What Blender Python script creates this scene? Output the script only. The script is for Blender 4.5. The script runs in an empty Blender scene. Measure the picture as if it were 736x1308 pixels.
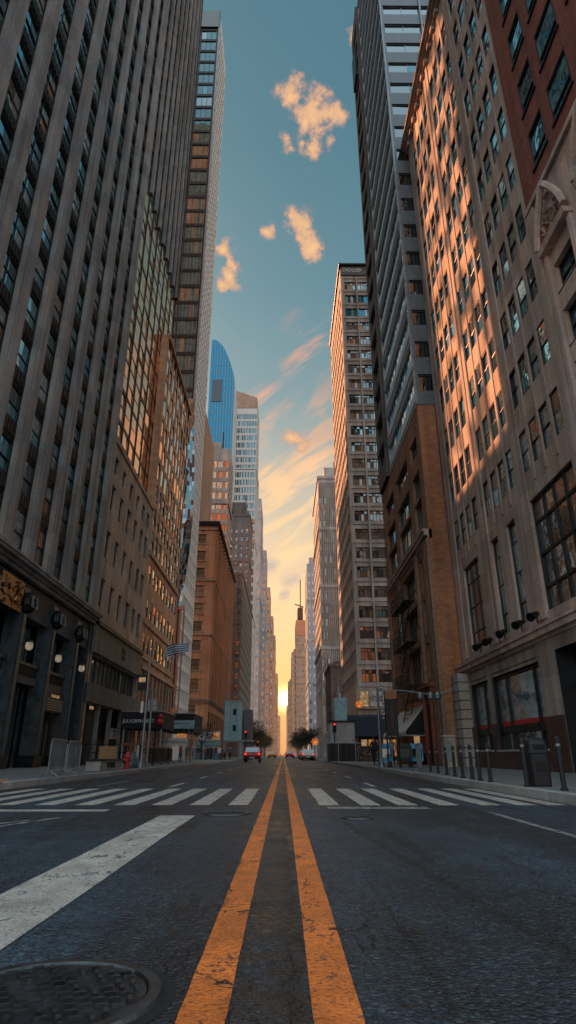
import bpy, bmesh, math, random
from mathutils import Vector, Matrix
R = math.radians
rnd = random.Random(7)
scn = bpy.context.scene
COL = scn.collection

# ---------------------------------------------------------------- node helpers
def new_mat(name):
    m = bpy.data.materials.new(name); m.use_nodes = True
    nt = m.node_tree; nt.nodes.clear()
    out = nt.nodes.new('ShaderNodeOutputMaterial')
    return m, nt, out
def N(nt, kind, ins=None, **props):
    n = nt.nodes.new('ShaderNode' + kind)
    for k, v in props.items(): setattr(n, k, v)
    if ins:
        for k, v in ins.items():
            s = n.inputs[k]
            if isinstance(v, bpy.types.NodeSocket): nt.links.new(v, s)
            else: s.default_value = v
    return n
def mth(nt, op, a, b=0.0, c=0.0, clamp=False):
    n = N(nt, 'Math', {0: a, 1: b, 2: c}, operation=op); n.use_clamp = clamp
    return n.outputs[0]
def vmth(nt, op, a, b=(0, 0, 0)):
    return N(nt, 'VectorMath', {0: a, 1: b}, operation=op)
def mix(nt, f, a, b, mode='MIX'):
    n = nt.nodes.new('ShaderNodeMix'); n.data_type = 'RGBA'; n.blend_type = mode
    for i, v in ((0, f), (6, a), (7, b)):
        s = n.inputs[i]
        if isinstance(v, bpy.types.NodeSocket): nt.links.new(v, s)
        else: s.default_value = (tuple(v) + (1,))[:4] if i else v
    return n.outputs[2]
def ramp(nt, f, stops, interp='LINEAR'):
    n = nt.nodes.new('ShaderNodeValToRGB'); n.color_ramp.interpolation = interp
    e = n.color_ramp.elements
    while len(e) < len(stops): e.new(.5)
    for el, (p, c) in zip(e, stops):
        el.position = p; el.color = (tuple(c) + (1,))[:4] if not isinstance(c, (int, float)) else (c, c, c, 1)
    nt.links.new(f, n.inputs[0]); return n.outputs[0]
def mrange(nt, v, a, b, c=0., d=1., smooth=False):
    n = N(nt, 'MapRange', {0: v, 1: a, 2: b, 3: c, 4: d})
    if smooth: n.interpolation_type = 'SMOOTHSTEP'
    return n.outputs[0]
def noise(nt, vec, scale, detail=4, rough=.55, dist=0., dim='3D'):
    n = N(nt, 'TexNoise', {'Vector': vec, 'Scale': scale, 'Detail': detail, 'Roughness': rough, 'Distortion': dist})
    return n.outputs[0]
def pos(nt): return N(nt, 'NewGeometry').outputs['Position']
def scaled(nt, vec, s): return vmth(nt, 'MULTIPLY', vec, s).outputs[0]
def wallvec(nt):
    """(run along the facade, height, 0) for any vertical wall standing along the street or across it"""
    p = N(nt, 'SeparateXYZ', {0: pos(nt)})
    u = mth(nt, 'ADD', p.outputs[0], p.outputs[1])
    return N(nt, 'CombineXYZ', {0: u, 1: p.outputs[2], 2: 0.0}).outputs[0]

# ---------------------------------------------------------------- materials
def stone(name, base, blocks=None, mortar=.55, rough=.85, stain=.45, brick=False, bump=.25, var=.35):
    m, nt, out = new_mat(name); p = pos(nt)
    big = noise(nt, p, .22, 5); fine = noise(nt, p, 9., 5, .65)
    streak = noise(nt, scaled(nt, p, (1.6, 1.6, .07)), 1., 4)
    v = mth(nt, 'ADD', mth(nt, 'MULTIPLY', big, .5), mth(nt, 'MULTIPLY', fine, .5))
    v = mrange(nt, v, .3, .7, 1 - var, 1 + var)
    s = mrange(nt, streak, .38, .72, 1., 1 - stain)
    tot = mth(nt, 'MULTIPLY', v, s)
    h = fine
    if blocks:
        bt = N(nt, 'TexBrick', {'Vector': wallvec(nt), 'Color1': (1, 1, 1, 1), 'Color2': (.72, .72, .72, 1), 'Mortar': (mortar,) * 3 + (1,),
               'Scale': 1., 'Mortar Size': .006 if brick else .012, 'Mortar Smooth': .1, 'Brick Width': blocks[0], 'Row Height': blocks[1]})
        bt.offset = .5
        bw = N(nt, 'RGBToBW', {0: bt.outputs[0]}).outputs[0]
        tot = mth(nt, 'MULTIPLY', tot, bw)
        h = mth(nt, 'ADD', mth(nt, 'MULTIPLY', fine, .5), mth(nt, 'MULTIPLY', bw, .8))
    c = N(nt, 'VectorMath', {0: tuple(base), 'Scale': tot}, operation='SCALE').outputs[0]
    hue = mix(nt, mrange(nt, noise(nt, p, .6, 3), .35, .65), (1.06, .99, .92), (.92, 1., 1.07))
    c = mix(nt, 1., c, hue, 'MULTIPLY')
    bp = N(nt, 'Bump', {'Strength': bump, 'Distance': .02, 'Height': h})
    b = N(nt, 'BsdfPrincipled', {'Base Color': c, 'Roughness': rough, 'Normal': bp.outputs[0], 'Specular IOR Level': .3})
    nt.links.new(b.outputs[0], out.inputs[0]); return m
def paint(name, base, rough=.5, metal=0., dirt=.3, scale=3., bump=.08, spec=.4):
    m, nt, out = new_mat(name); p = pos(nt)
    d = noise(nt, p, scale, 5, .6); f = noise(nt, scaled(nt, p, (4, 4, .5)), 2., 4)
    k = mth(nt, 'MULTIPLY', mrange(nt, d, .3, .7, 1 - dirt, 1 + dirt * .6), mrange(nt, f, .35, .7, 1., 1 - dirt * .6))
    c = N(nt, 'VectorMath', {0: tuple(base), 'Scale': k}, operation='SCALE').outputs[0]
    r = mrange(nt, d, .3, .7, max(rough - .12, .02), min(rough + .15, 1))
    bp = N(nt, 'Bump', {'Strength': bump, 'Distance': .01, 'Height': d})
    b = N(nt, 'BsdfPrincipled', {'Base Color': c, 'Roughness': r, 'Metallic': metal, 'Normal': bp.outputs[0], 'Specular IOR Level': spec})
    nt.links.new(b.outputs[0], out.inputs[0]); return m
def glass(name, base=(.012, .016, .02), tint=(.85, .95, 1.), r0=.22, rough=.03, wave=.35, wscale=1.1, var=.6, emit=None, es=0.):
    m, nt, out = new_mat(name); p = pos(nt)
    w = noise(nt, p, wscale, 2, .5)
    bp = N(nt, 'Bump', {'Strength': wave, 'Distance': .03, 'Height': w})
    lw = N(nt, 'LayerWeight', {'Blend': .5, 'Normal': bp.outputs[0]}).outputs['Facing']
    fac = mth(nt, 'MULTIPLY_ADD', mth(nt, 'POWER', lw, 3.), 1 - r0, r0, clamp=True)
    inner = noise(nt, scaled(nt, p, (1.3, 1.3, 2.2)), 1., 4, .7)
    k = mrange(nt, inner, .35, .7, 1 - var, 1 + var * 1.5)
    c = N(nt, 'VectorMath', {0: tuple(base), 'Scale': k}, operation='SCALE').outputs[0]
    d = N(nt, 'BsdfDiffuse', {'Color': c}).outputs[0]
    if emit:
        ek = mth(nt, 'MULTIPLY', mrange(nt, inner, .35, .65, .1, 1.), es)
        e = N(nt, 'Emission', {'Color': tuple(emit) + (1,), 'Strength': ek}).outputs[0]
        d = N(nt, 'AddShader', {0: d, 1: e}).outputs[0]
    g = N(nt, 'BsdfGlossy', {'Color': tuple(tint) + (1,), 'Roughness': rough, 'Normal': bp.outputs[0]}).outputs[0]
    s = N(nt, 'MixShader', {0: fac, 1: d, 2: g}).outputs[0]
    nt.links.new(s, out.inputs[0]); return m
def glow(name, col, strength):
    m, nt, out = new_mat(name); p = pos(nt)
    k = mth(nt, 'MULTIPLY', mrange(nt, noise(nt, p, 2.5, 3), .3, .7, .35, 1.3), strength)
    e = N(nt, 'Emission', {'Color': tuple(col) + (1,), 'Strength': k})
    nt.links.new(e.outputs[0], out.inputs[0]); return m
def leafmat(name, a, b):
    m, nt, out = new_mat(name); p = pos(nt)
    c = mix(nt, mrange(nt, noise(nt, p, 1.4, 4), .35, .65), a, b)
    d = N(nt, 'BsdfDiffuse', {'Color': c}).outputs[0]; t = N(nt, 'BsdfTranslucent', {'Color': c}).outputs[0]
    s = N(nt, 'MixShader', {0: .3, 1: d, 2: t}).outputs[0]
    nt.links.new(s, out.inputs[0]); return m

def asphalt_nodes(nt, dark=1.):
    """colour, roughness and height of the worn street asphalt, in metres"""
    p = pos(nt); sp = N(nt, 'SeparateXYZ', {0: p}); x, y = sp.outputs[0], sp.outputs[1]
    vo = N(nt, 'TexVoronoi', {'Vector': p, 'Scale': 52.}); g1 = vo.outputs['Distance']
    cellr = N(nt, 'RGBToBW', {0: vo.outputs['Color']}).outputs[0]
    vo2 = N(nt, 'TexVoronoi', {'Vector': p, 'Scale': 170.})
    fine = noise(nt, p, 55., 4, .7); med = noise(nt, p, 2.3, 5, .6); big = noise(nt, scaled(nt, p, (1., .25, 1.)), .55, 4)
    grain = mth(nt, 'ADD', mth(nt, 'MULTIPLY', cellr, .55), mth(nt, 'MULTIPLY', fine, .6))
    grain = mrange(nt, grain, .3, .85, .05, 2.7)
    bright = mth(nt, 'GREATER_THAN', cellr, .8)
    k = mth(nt, 'MULTIPLY', grain, mrange(nt, med, .3, .7, .72, 1.3))
    k = mth(nt, 'MULTIPLY', k, mrange(nt, big, .34, .66, .42, 1.75))
    # tyre tracks: two smoother, lighter bands per lane
    tr = mth(nt, 'SINE', mth(nt, 'MULTIPLY', x, 4.1))
    k = mth(nt, 'MULTIPLY', k, mrange(nt, tr, -1., 1., .86, 1.14))
    pb = N(nt, 'TexBrick', {'Vector': vmth(nt, 'ADD', p, (1.3, 2.2, 0)).outputs[0], 'Color1': (.82, .82, .82, 1), 'Color2': (1.2, 1.2, 1.2, 1), 'Mortar': (.35, .35, .35, 1), 'Scale': 1., 'Mortar Size': .012, 'Mortar Smooth': .6, 'Brick Width': 3.3, 'Row Height': 7.3})
    pb.offset = .43
    k = mth(nt, 'MULTIPLY', k, N(nt, 'RGBToBW', {0: pb.outputs[0]}).outputs[0])
    oil = mrange(nt, noise(nt, scaled(nt, p, (1.5, .16, 1.)), 1.3, 5, .65), .5, .68, 0., 1., True)
    k = mth(nt, 'MULTIPLY', k, mrange(nt, oil, 0., 1., 1.25, .42))
    c = N(nt, 'VectorMath', {0: (.0115 * dark, .0215 * dark, .0315 * dark), 'Scale': k}, operation='SCALE').outputs[0]
    c = mix(nt, mth(nt, 'MULTIPLY', bright, .45), c, (.085, .115, .135))
    mid = mrange(nt, mth(nt, 'ABSOLUTE', mth(nt, 'SUBTRACT', x, -.04)), .10, .17, 1., 0.)
    c = mix(nt, mth(nt, 'MULTIPLY', mid, mrange(nt, noise(nt, p, 6., 5, .7), .42, .6)), c, (.030, .022, .016))
    c = mix(nt, mth(nt, 'MULTIPLY', mid, mrange(nt, noise(nt, p, 9., 3, .6), .66, .7)), c, (.17, .12, .085))
    # cracks
    wob = noise(nt, p, 3.5, 5, .65); wob2 = noise(nt, p, 14., 4, .7)
    wx = mth(nt, 'ADD', x, mth(nt, 'ADD', mth(nt, 'MULTIPLY', mth(nt, 'SUBTRACT', wob, .5), .22), mth(nt, 'MULTIPLY', mth(nt, 'SUBTRACT', wob2, .5), .09)))
    s1 = mrange(nt, mth(nt, 'ABSOLUTE', mth(nt, 'SUBTRACT', wx, .045)), .004, .03, 1., 0.)
    s1b = mrange(nt, mth(nt, 'ABSOLUTE', mth(nt, 'SUBTRACT', wx, .02)), .0, .11, .7, 0.)
    xs = mth(nt, 'SUBTRACT', wx, mth(nt, 'MULTIPLY_ADD', y, -.085, 1.5))
    s2 = mrange(nt, mth(nt, 'ABSOLUTE', xs), .006, .045, .85, 0.)
    s2 = mth(nt, 'MULTIPLY', s2, mrange(nt, y, 8.5, 10., 1., 0.))
    cv = vmth(nt, 'ADD', p, N(nt, 'VectorMath', {0: N(nt, 'TexNoise', {'Vector': p, 'Scale': 4., 'Detail': 4}).outputs['Color'], 'Scale': .28}, operation='SCALE').outputs[0]).outputs[0]
    ve = N(nt, 'TexVoronoi', {'Vector': scaled(nt, cv, (1., .8, 1.)), 'Scale': 1.15}, feature='DISTANCE_TO_EDGE').outputs['Distance']
    gate = mrange(nt, noise(nt, p, .8, 2), .52, .6)
    s3 = mth(nt, 'MULTIPLY', mrange(nt, ve, .003, .012, .9, 0.), gate)
    near = mrange(nt, mth(nt, 'ABSOLUTE', x), .45, .75, 1., 0.)
    ve2 = N(nt, 'TexVoronoi', {'Vector': scaled(nt, cv, (1.2, .55, 1.)), 'Scale': 4.2}, feature='DISTANCE_TO_EDGE').outputs['Distance']
    s4 = mth(nt, 'MULTIPLY', mth(nt, 'MULTIPLY', mrange(nt, ve2, .006, .022, .9, 0.), near), mrange(nt, noise(nt, p, 1.7, 3), .5, .58))
    cr = mth(nt, 'MAXIMUM', mth(nt, 'MAXIMUM', s1, s2), mth(nt, 'MAXIMUM', s3, s4))
    c = mix(nt, mth(nt, 'MULTIPLY', mth(nt, 'MAXIMUM', cr, s1b), .9), c, (.006, .007, .009))
    rough = mrange(nt, mth(nt, 'ADD', mth(nt, 'MULTIPLY', med, .5), mth(nt, 'MULTIPLY', big, .5)), .35, .65, .30, .62)
    rough = mth(nt, 'SUBTRACT', rough, mth(nt, 'MULTIPLY', oil, .16))
    hgt = mth(nt, 'SUBTRACT', mth(nt, 'MULTIPLY', g1, -1.), mth(nt, 'MULTIPLY', cr, 1.6))
    hgt = mth(nt, 'ADD', hgt, mth(nt, 'MULTIPLY', fine, .7))
    return c, rough, hgt, cr, p, x, y, fine, med
def asphalt(name, dark=1.):
    m, nt, out = new_mat(name)
    c, r, h, *_ = asphalt_nodes(nt, dark)
    bp = N(nt, 'Bump', {'Strength': 1., 'Distance': .028, 'Height': h})
    b = N(nt, 'BsdfPrincipled', {'Base Color': c, 'Roughness': r, 'Normal': bp.outputs[0], 'Specular IOR Level': .45})
    nt.links.new(b.outputs[0], out.inputs[0]); return m
def roadpaint(name, col, wear=.5, dirt=.35):
    """paint rolled onto the asphalt, worn through on the stones and broken along the cracks"""
    m, nt, out = new_mat(name)
    c, r, h, cr, p, x, y, fine, med = asphalt_nodes(nt)
    w = noise(nt, scaled(nt, p, (1.2, .5, 1.)), 7., 6, .72)
    w2 = noise(nt, p, 38., 3, .7)
    t = mth(nt, 'ADD', mth(nt, 'MULTIPLY', w, .6), mth(nt, 'MULTIPLY', w2, .4))
    keep = mrange(nt, mth(nt, 'SUBTRACT', t, mth(nt, 'MULTIPLY', mrange(nt, med, .42, .7), .10)), wear - .13, wear - .05, 0., 1.)
    keep = mth(nt, 'MULTIPLY', keep, mrange(nt, fine, .33, .46, .45, 1.))
    keep = mth(nt, 'MULTIPLY', keep, mrange(nt, cr, .25, .6, 1., 0.))
    pc = N(nt, 'VectorMath', {0: tuple(col), 'Scale': mth(nt, 'MULTIPLY', mrange(nt, med, .3, .7, 1 - dirt, 1 + dirt * .4), mrange(nt, fine, .3, .75, .7, 1.15))}, operation='SCALE').outputs[0]
    cc = mix(nt, keep, c, pc)
    bp = N(nt, 'Bump', {'Strength': .55, 'Distance': .012, 'Height': mth(nt, 'ADD', h, keep)})
    b = N(nt, 'BsdfPrincipled', {'Base Color': cc, 'Roughness': mth(nt, 'MULTIPLY_ADD', keep, .05, r), 'Normal': bp.outputs[0], 'Specular IOR Level': .4})
    nt.links.new(b.outputs[0], out.inputs[0]); return m

MT = {}
def mat(k): return MT[k]
MT['pier_stone'] = stone('weathered_grey_stone', (.30, .285, .275), blocks=(1.3, 1.42), mortar=.7, stain=.5)
MT['pale_stone'] = stone('pale_limestone', (.40, .32, .265), blocks=(1.6, .95), mortar=.82, stain=.5)
MT['beige_stone'] = stone('beige_limestone', (.55, .405, .33), blocks=(1.2, 1.71), mortar=.8, stain=.45)
MT['copper_stone'] = stone('copper_toned_stone', (.50, .285, .175), blocks=(.9, .45), mortar=.8, stain=.4)
MT['brown_brick'] = stone('brown_brick', (.33, .18, .11), blocks=(.42, .14), mortar=.75, brick=True, stain=.4)
MT['red_brick'] = stone('dark_red_brick', (.26, .085, .055), blocks=(.42, .14), mortar=.8, brick=True, stain=.4)
MT['orange_brick'] = stone('orange_brick', (.44, .20, .105), blocks=(.42, .14), mortar=.8, brick=True, stain=.4)
MT['tan_brick'] = stone('tan_brick', (.33, .21, .145), blocks=(.5, .17), mortar=.8, brick=True, stain=.4)
MT['grey_masonry'] = stone('grey_masonry', (.16, .14, .13), blocks=(.8, .4), mortar=.7, stain=.5)
MT['concrete'] = stone('pale_concrete', (.36, .31, .27), stain=.4, blocks=(3.2, 3.1), mortar=.8)
MT['white_panel'] = stone('off_white_panel', (.5, .46, .42), stain=.3, blocks=(1.6, 3.6), mortar=.75)
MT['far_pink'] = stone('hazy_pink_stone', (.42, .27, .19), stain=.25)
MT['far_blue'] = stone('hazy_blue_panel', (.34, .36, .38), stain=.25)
MT['granite'] = stone('polished_brown_granite', (.085, .042, .032), blocks=(1.1, .6), mortar=.6, rough=.35, stain=.3, bump=.06)
MT['rust_block'] = stone('rusticated_block', (.42, .37, .33), stain=.4)
MT['bluegrey_panel'] = paint('blue_grey_panel', (.085, .105, .125), .45, .2)
MT['steel_panel'] = paint('steel_grey_cladding', (.46, .54, .59), .4, .15, .2)
MT['slate_panel'] = paint('slate_cladding', (.13, .165, .185), .45, .2, .25)
MT['lattice_white'] = paint('white_lattice', (.62, .60, .56), .6, 0, .15)
MT['bronze'] = paint('dark_bronze', (.02, .019, .019), .5, .4)
MT['dark_metal'] = paint('black_metal', (.012, .013, .015), .45, .5)
MT['col_metal'] = paint('blue_patina_metal', (.055, .075, .09), .42, .5, .45)
MT['grey_metal'] = paint('galvanised_metal', (.23, .26, .28), .42, .7, .3)
MT['white_frame'] = paint('off_white_frame', (.42, .40, .37), .5, 0.)
MT['dark_frame'] = paint('dark_window_frame', (.018, .02, .022), .4, .3)
MT['void'] = paint('dark_interior', (.006, .006, .007), .8)
MT['fascia'] = stone('grey_fascia_stone', (.15, .135, .12), stain=.35)
MT['fascia_low'] = stone('dark_fascia', (.10, .10, .10), stain=.35)
MT['brass'] = paint('aged_brass', (.28, .15, .07), .35, .9, .6, 6., .5)
MT['roof'] = paint('roof_felt', (.05, .05, .05), .9)
MT['kerb'] = stone('kerb_granite', (.34, .33, .32), blocks=(1.8, 5.), mortar=.5, stain=.2)
MT['walk'] = stone('concrete_paving', (.15, .155, .16), stain=.1, rough=.75)
MT['asphalt'] = asphalt('street_asphalt')
MT['ground'] = asphalt('side_street_asphalt', .8)
MT['yellow'] = roadpaint('yellow_road_paint', (.80, .205, .035), .465, .45)
MT['white_line'] = roadpaint('white_road_paint', (.52, .48, .43), .478, .42)
MT['worn_line'] = roadpaint('worn_white_road_paint', (.36, .36, .35), .54, .4)
MT['black_plastic'] = paint('black_plastic', (.010, .011, .013), .5)
MT['hydrant_red'] = paint('hydrant_red', (.42, .03, .02), .45)
MT['sign_red'] = paint('sign_red', (.55, .03, .035), .4)
MT['plywood'] = stone('plywood', (.38, .22, .11), stain=.3)
MT['blue_box'] = paint('bright_blue_paint', (.05, .30, .50), .4)
MT['teal_box'] = paint('pale_teal_paint', (.22, .38, .42), .5)
MT['shed_grey'] = paint('shed_grey', (.28, .28, .27), .6)
MT['awning_navy'] = paint('navy_canvas', (.012, .020, .034), .8)
MT['awning_black'] = paint('black_canvas', (.012, .012, .014), .8)
MT['awning_white'] = paint('off_white_canvas', (.55, .52, .48), .8)
MT['white_paint'] = paint('white_paint', (.62, .62, .62), .5)
MT['orange_net'] = paint('orange_netting', (.62, .22, .12), .8)
MT['skin'] = paint('skin', (.40, .24, .17), .6, 0, .1)
MT['tyre'] = paint('tyre_rubber', (.012, .012, .012), .8)
MT['car_red'] = paint('car_red', (.33, .02, .02), .25, .2, .12, 1., .0)
MT['taxi'] = paint('car_yellow', (.62, .33, .03), .25, .1, .12, 1., .0)
MT['car_dark'] = paint('car_dark_grey', (.03, .033, .038), .25, .3, .12, 1., .0)
MT['car_white'] = paint('car_white', (.5, .5, .5), .25, .1, .12, 1., .0)
MT['bark'] = stone('bark', (.06, .045, .035), stain=.3)
MT['leaf'] = leafmat('street_tree_leaves', (.045, .05, .035), (.085, .085, .055))
MT['g_dark'] = glass('dark_window_glass', (.010, .014, .018), (.8, .95, 1.), .18)
MT['g_teal'] = glass('teal_window_glass', (.010, .05, .062), (.6, .98, 1.08), .42)
MT['g_blue'] = glass('blue_curtain_glass', (.004, .045, .085), (.085, .29, .43), .5, wave=.9, wscale=.1)
MT['g_pale'] = glass('pale_blind_behind_glass', (.17, .19, .19), (.9, 1., 1.), .15)
MT['g_curtain'] = glass('dusty_blind_behind_glass', (.10, .085, .07), (1., .95, .9), .15)
MT['g_amber'] = glass('amber_reflecting_glass', (.17, .065, .03), (1.15, .72, .48), .35)
MT['g_gold'] = glass('gold_coated_glass', (.12, .05, .022), (1.25, .74, .46), .6, rough=.05, wave=1., wscale=.55)
MT['g_dfront'] = glass('blue_grey_tower_front_glass', (.035, .085, .10), (.45, .68, .76), .10, wave=.1)
MT['g_dteal'] = glass('dim_teal_curtain_glass', (.012, .04, .05), (.30, .52, .60), .3, wave=.1)
MT['g_gold2'] = glass('mirror_gold_glass', (.16, .075, .04), (1.2, .74, .50), .48, rough=.07, wave=.6, wscale=.5, var=.25)
MT['g_grey'] = glass('grey_tower_glass', (.03, .04, .046), (.75, .88, .95), .32, wave=.12)
MT['g_lit'] = glass('lit_window_glass', (.03, .02, .015), (.9, .95, 1.), .15, emit=(1., .45, .14), es=.32)
MT['g_lit2'] = glass('pale_lit_window_glass', (.03, .03, .02), (.9, .95, 1.), .15, emit=(1., .78, .42), es=.4)
MT['g_shop'] = glass('shop_window_glass', (.17, .215, .24), (.8, .95, 1.), .03, wave=.1)
MT['lamp_glow'] = glow('lamp_globe', (1., .80, .58), .3)
MT['shop_glow'] = glow('shop_interior_light', (1., .38, .10), .42)
MT['shop_glow2'] = glow('sign_light', (1., .62, .3), .35)
MT['red_glow'] = glow('red_signal_light', (1., .06, .03), 1.3)
MT['amber_glow'] = glow('amber_signal_light', (1., .26, .05), .75)
MT['green_glow'] = glow('yellow_green_signal_light', (.8, 1., .3), 1.6)

# ---------------------------------------------------------------- meshes
class MB:
    def __init__(s): s.v, s.f, s.m, s.ml = [], [], [], []
    def mi(s, k):
        if k not in s.ml: s.ml.append(k)
        return s.ml.index(k)
    def poly(s, pts, k, nrm=None):
        if nrm is not None:
            a = Vector((0, 0, 0))
            for i in range(1, len(pts) - 1):
                a += (Vector(pts[i]) - Vector(pts[0])).cross(Vector(pts[i + 1]) - Vector(pts[0]))
            if a.dot(Vector(nrm)) < 0: pts = pts[::-1]
        b = len(s.v); s.v += [tuple(p) for p in pts]; s.f.append(tuple(range(b, b + len(pts)))); s.m.append(s.mi(k))
    def hexa(s, c, k):
        """c: eight corners, bottom ring then top ring"""
        ce = sum((Vector(p) for p in c), Vector()) / 8
        for q in ((0, 1, 2, 3), (4, 5, 6, 7), (0, 1, 5, 4), (1, 2, 6, 5), (2, 3, 7, 6), (3, 0, 4, 7)):
            pts = [c[i] for i in q]; m = sum((Vector(p) for p in pts), Vector()) / 4
            s.poly(pts, k, m - ce)
    def box(s, x0, x1, y0, y1, z0, z1, k):
        s.hexa([(x0, y0, z0), (x1, y0, z0), (x1, y1, z0), (x0, y1, z0), (x0, y0, z1), (x1, y0, z1), (x1, y1, z1), (x0, y1, z1)], k)
    def lbox(s, T, x0, x1, y0, y1, z0, z1, k):
        s.hexa([T(*p) for p in ((x0, y0, z0), (x1, y0, z0), (x1, y1, z0), (x0, y1, z0), (x0, y0, z1), (x1, y0, z1), (x1, y1, z1), (x0, y1, z1))], k)
    def tube(s, a, b, r, k, n=8, r2=None, cap=True):
        a, b = Vector(a), Vector(b); d = (b - a).normalized()
        u = d.orthogonal().normalized(); w = d.cross(u); r2 = r if r2 is None else r2
        A = [a + (u * math.cos(t) + w * math.sin(t)) * r for t in [2 * math.pi * i / n for i in range(n)]]
        B = [b + (u * math.cos(t) + w * math.sin(t)) * r2 for t in [2 * math.pi * i / n for i in range(n)]]
        for i in range(n):
            j = (i + 1) % n; s.poly([A[i], A[j], B[j], B[i]], k, (A[i] + A[j]) / 2 - a)
        if cap: s.poly(A, k, -d); s.poly(B, k, d)
    def path(s, pts, r, k, n=8):
        for a, b in zip(pts, pts[1:]): s.tube(a, b, r, k, n)
    def lathe(s, c, prof, k, n=14):
        """prof: (radius, z) from bottom to top"""
        cx, cy, cz = c
        rings = [[(cx + r * math.cos(2 * math.pi * i / n), cy + r * math.sin(2 * math.pi * i / n), cz + z) for i in range(n)] for r, z in prof]
        for A, B in zip(rings, rings[1:]):
            for i in range(n):
                j = (i + 1) % n; mid = (Vector(A[i]) + Vector(B[j])) / 2
                s.poly([A[i], A[j], B[j], B[i]], k, (mid.x - cx, mid.y - cy, 0.001))
        s.poly(rings[-1], k, (0, 0, 1)); s.poly(rings[0], k, (0, 0, -1))
    def mesh(s, name, off=(0, 0, 0)):
        me = bpy.data.meshes.new(name)
        ox, oy, oz = off
        me.from_pydata([(x - ox, y - oy, z - oz) for x, y, z in s.v], [], s.f)
        for k in s.ml: me.materials.append(MT[k])
        me.polygons.foreach_set('material_index', s.m); me.update(); return me

def tag(o, label=None, cat=None, group=None, kind=None):
    if label: o['label'] = label
    if cat: o['category'] = cat
    if group: o['group'] = group
    if kind: o['kind'] = kind
    return o
def thing(name, label, cat, loc, group=None, rz=0.):
    o = bpy.data.objects.new(name, None); COL.objects.link(o); o.empty_display_size = .3
    o.location = loc; o.rotation_euler.z = rz
    return tag(o, label, cat, group)
def root_of(p):
    while p.parent: p = p.parent
    return p
def obj(name, mb, parent=None, label=None, smooth=False, world=True):
    """world=True: the mesh was written in world coordinates; it is moved into its thing's own frame"""
    off = (0, 0, 0)
    if parent is not None and world: off = tuple(root_of(parent).location)
    me = mb.mesh(name, off)
    o = bpy.data.objects.new(name, me); COL.objects.link(o)
    if parent is not None: o.parent = parent
    if label: o['label'] = label
    if smooth: me.polygons.foreach_set('use_smooth', [True] * len(me.polygons))
    return o
def struct(name, mb, group=None, label=None):
    return tag(obj(name, mb), label, None, group, 'structure')
def dup(o, loc=None, rz=None, label=None, parent=None):
    c = o.copy(); COL.objects.link(c); c.parent = parent
    if loc is not None: c.location = loc
    if rz is not None: c.rotation_euler.z = rz
    if label: c['label'] = label
    for ch in list(o.children): dup(ch, parent=c)
    return c
def text(name, body, size, matk, loc, rot, parent=None, depth=.01, align='CENTER', sx=1.):
    cu = bpy.data.curves.new(name, 'FONT'); cu.body = body; cu.size = size; cu.extrude = depth
    cu.align_x = align; cu.align_y = 'CENTER'; cu.materials.append(MT[matk]); cu.space_line = .8
    tmp = bpy.data.objects.new('t', cu); COL.objects.link(tmp); bpy.context.view_layer.update()
    me = bpy.data.meshes.new_from_object(tmp.evaluated_get(bpy.context.evaluated_depsgraph_get())); bpy.data.objects.remove(tmp)
    if not me.materials: me.materials.append(MT[matk])
    o = bpy.data.objects.new(name, me); COL.objects.link(o)
    me.transform(Matrix.Scale(sx, 4, (1, 0, 0))); o.rotation_euler = rot
    if parent is not None:
        o.parent = parent; o.location = Vector(loc) - Vector(root_of(parent).location)
    else: o.location = loc
    return o

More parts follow.
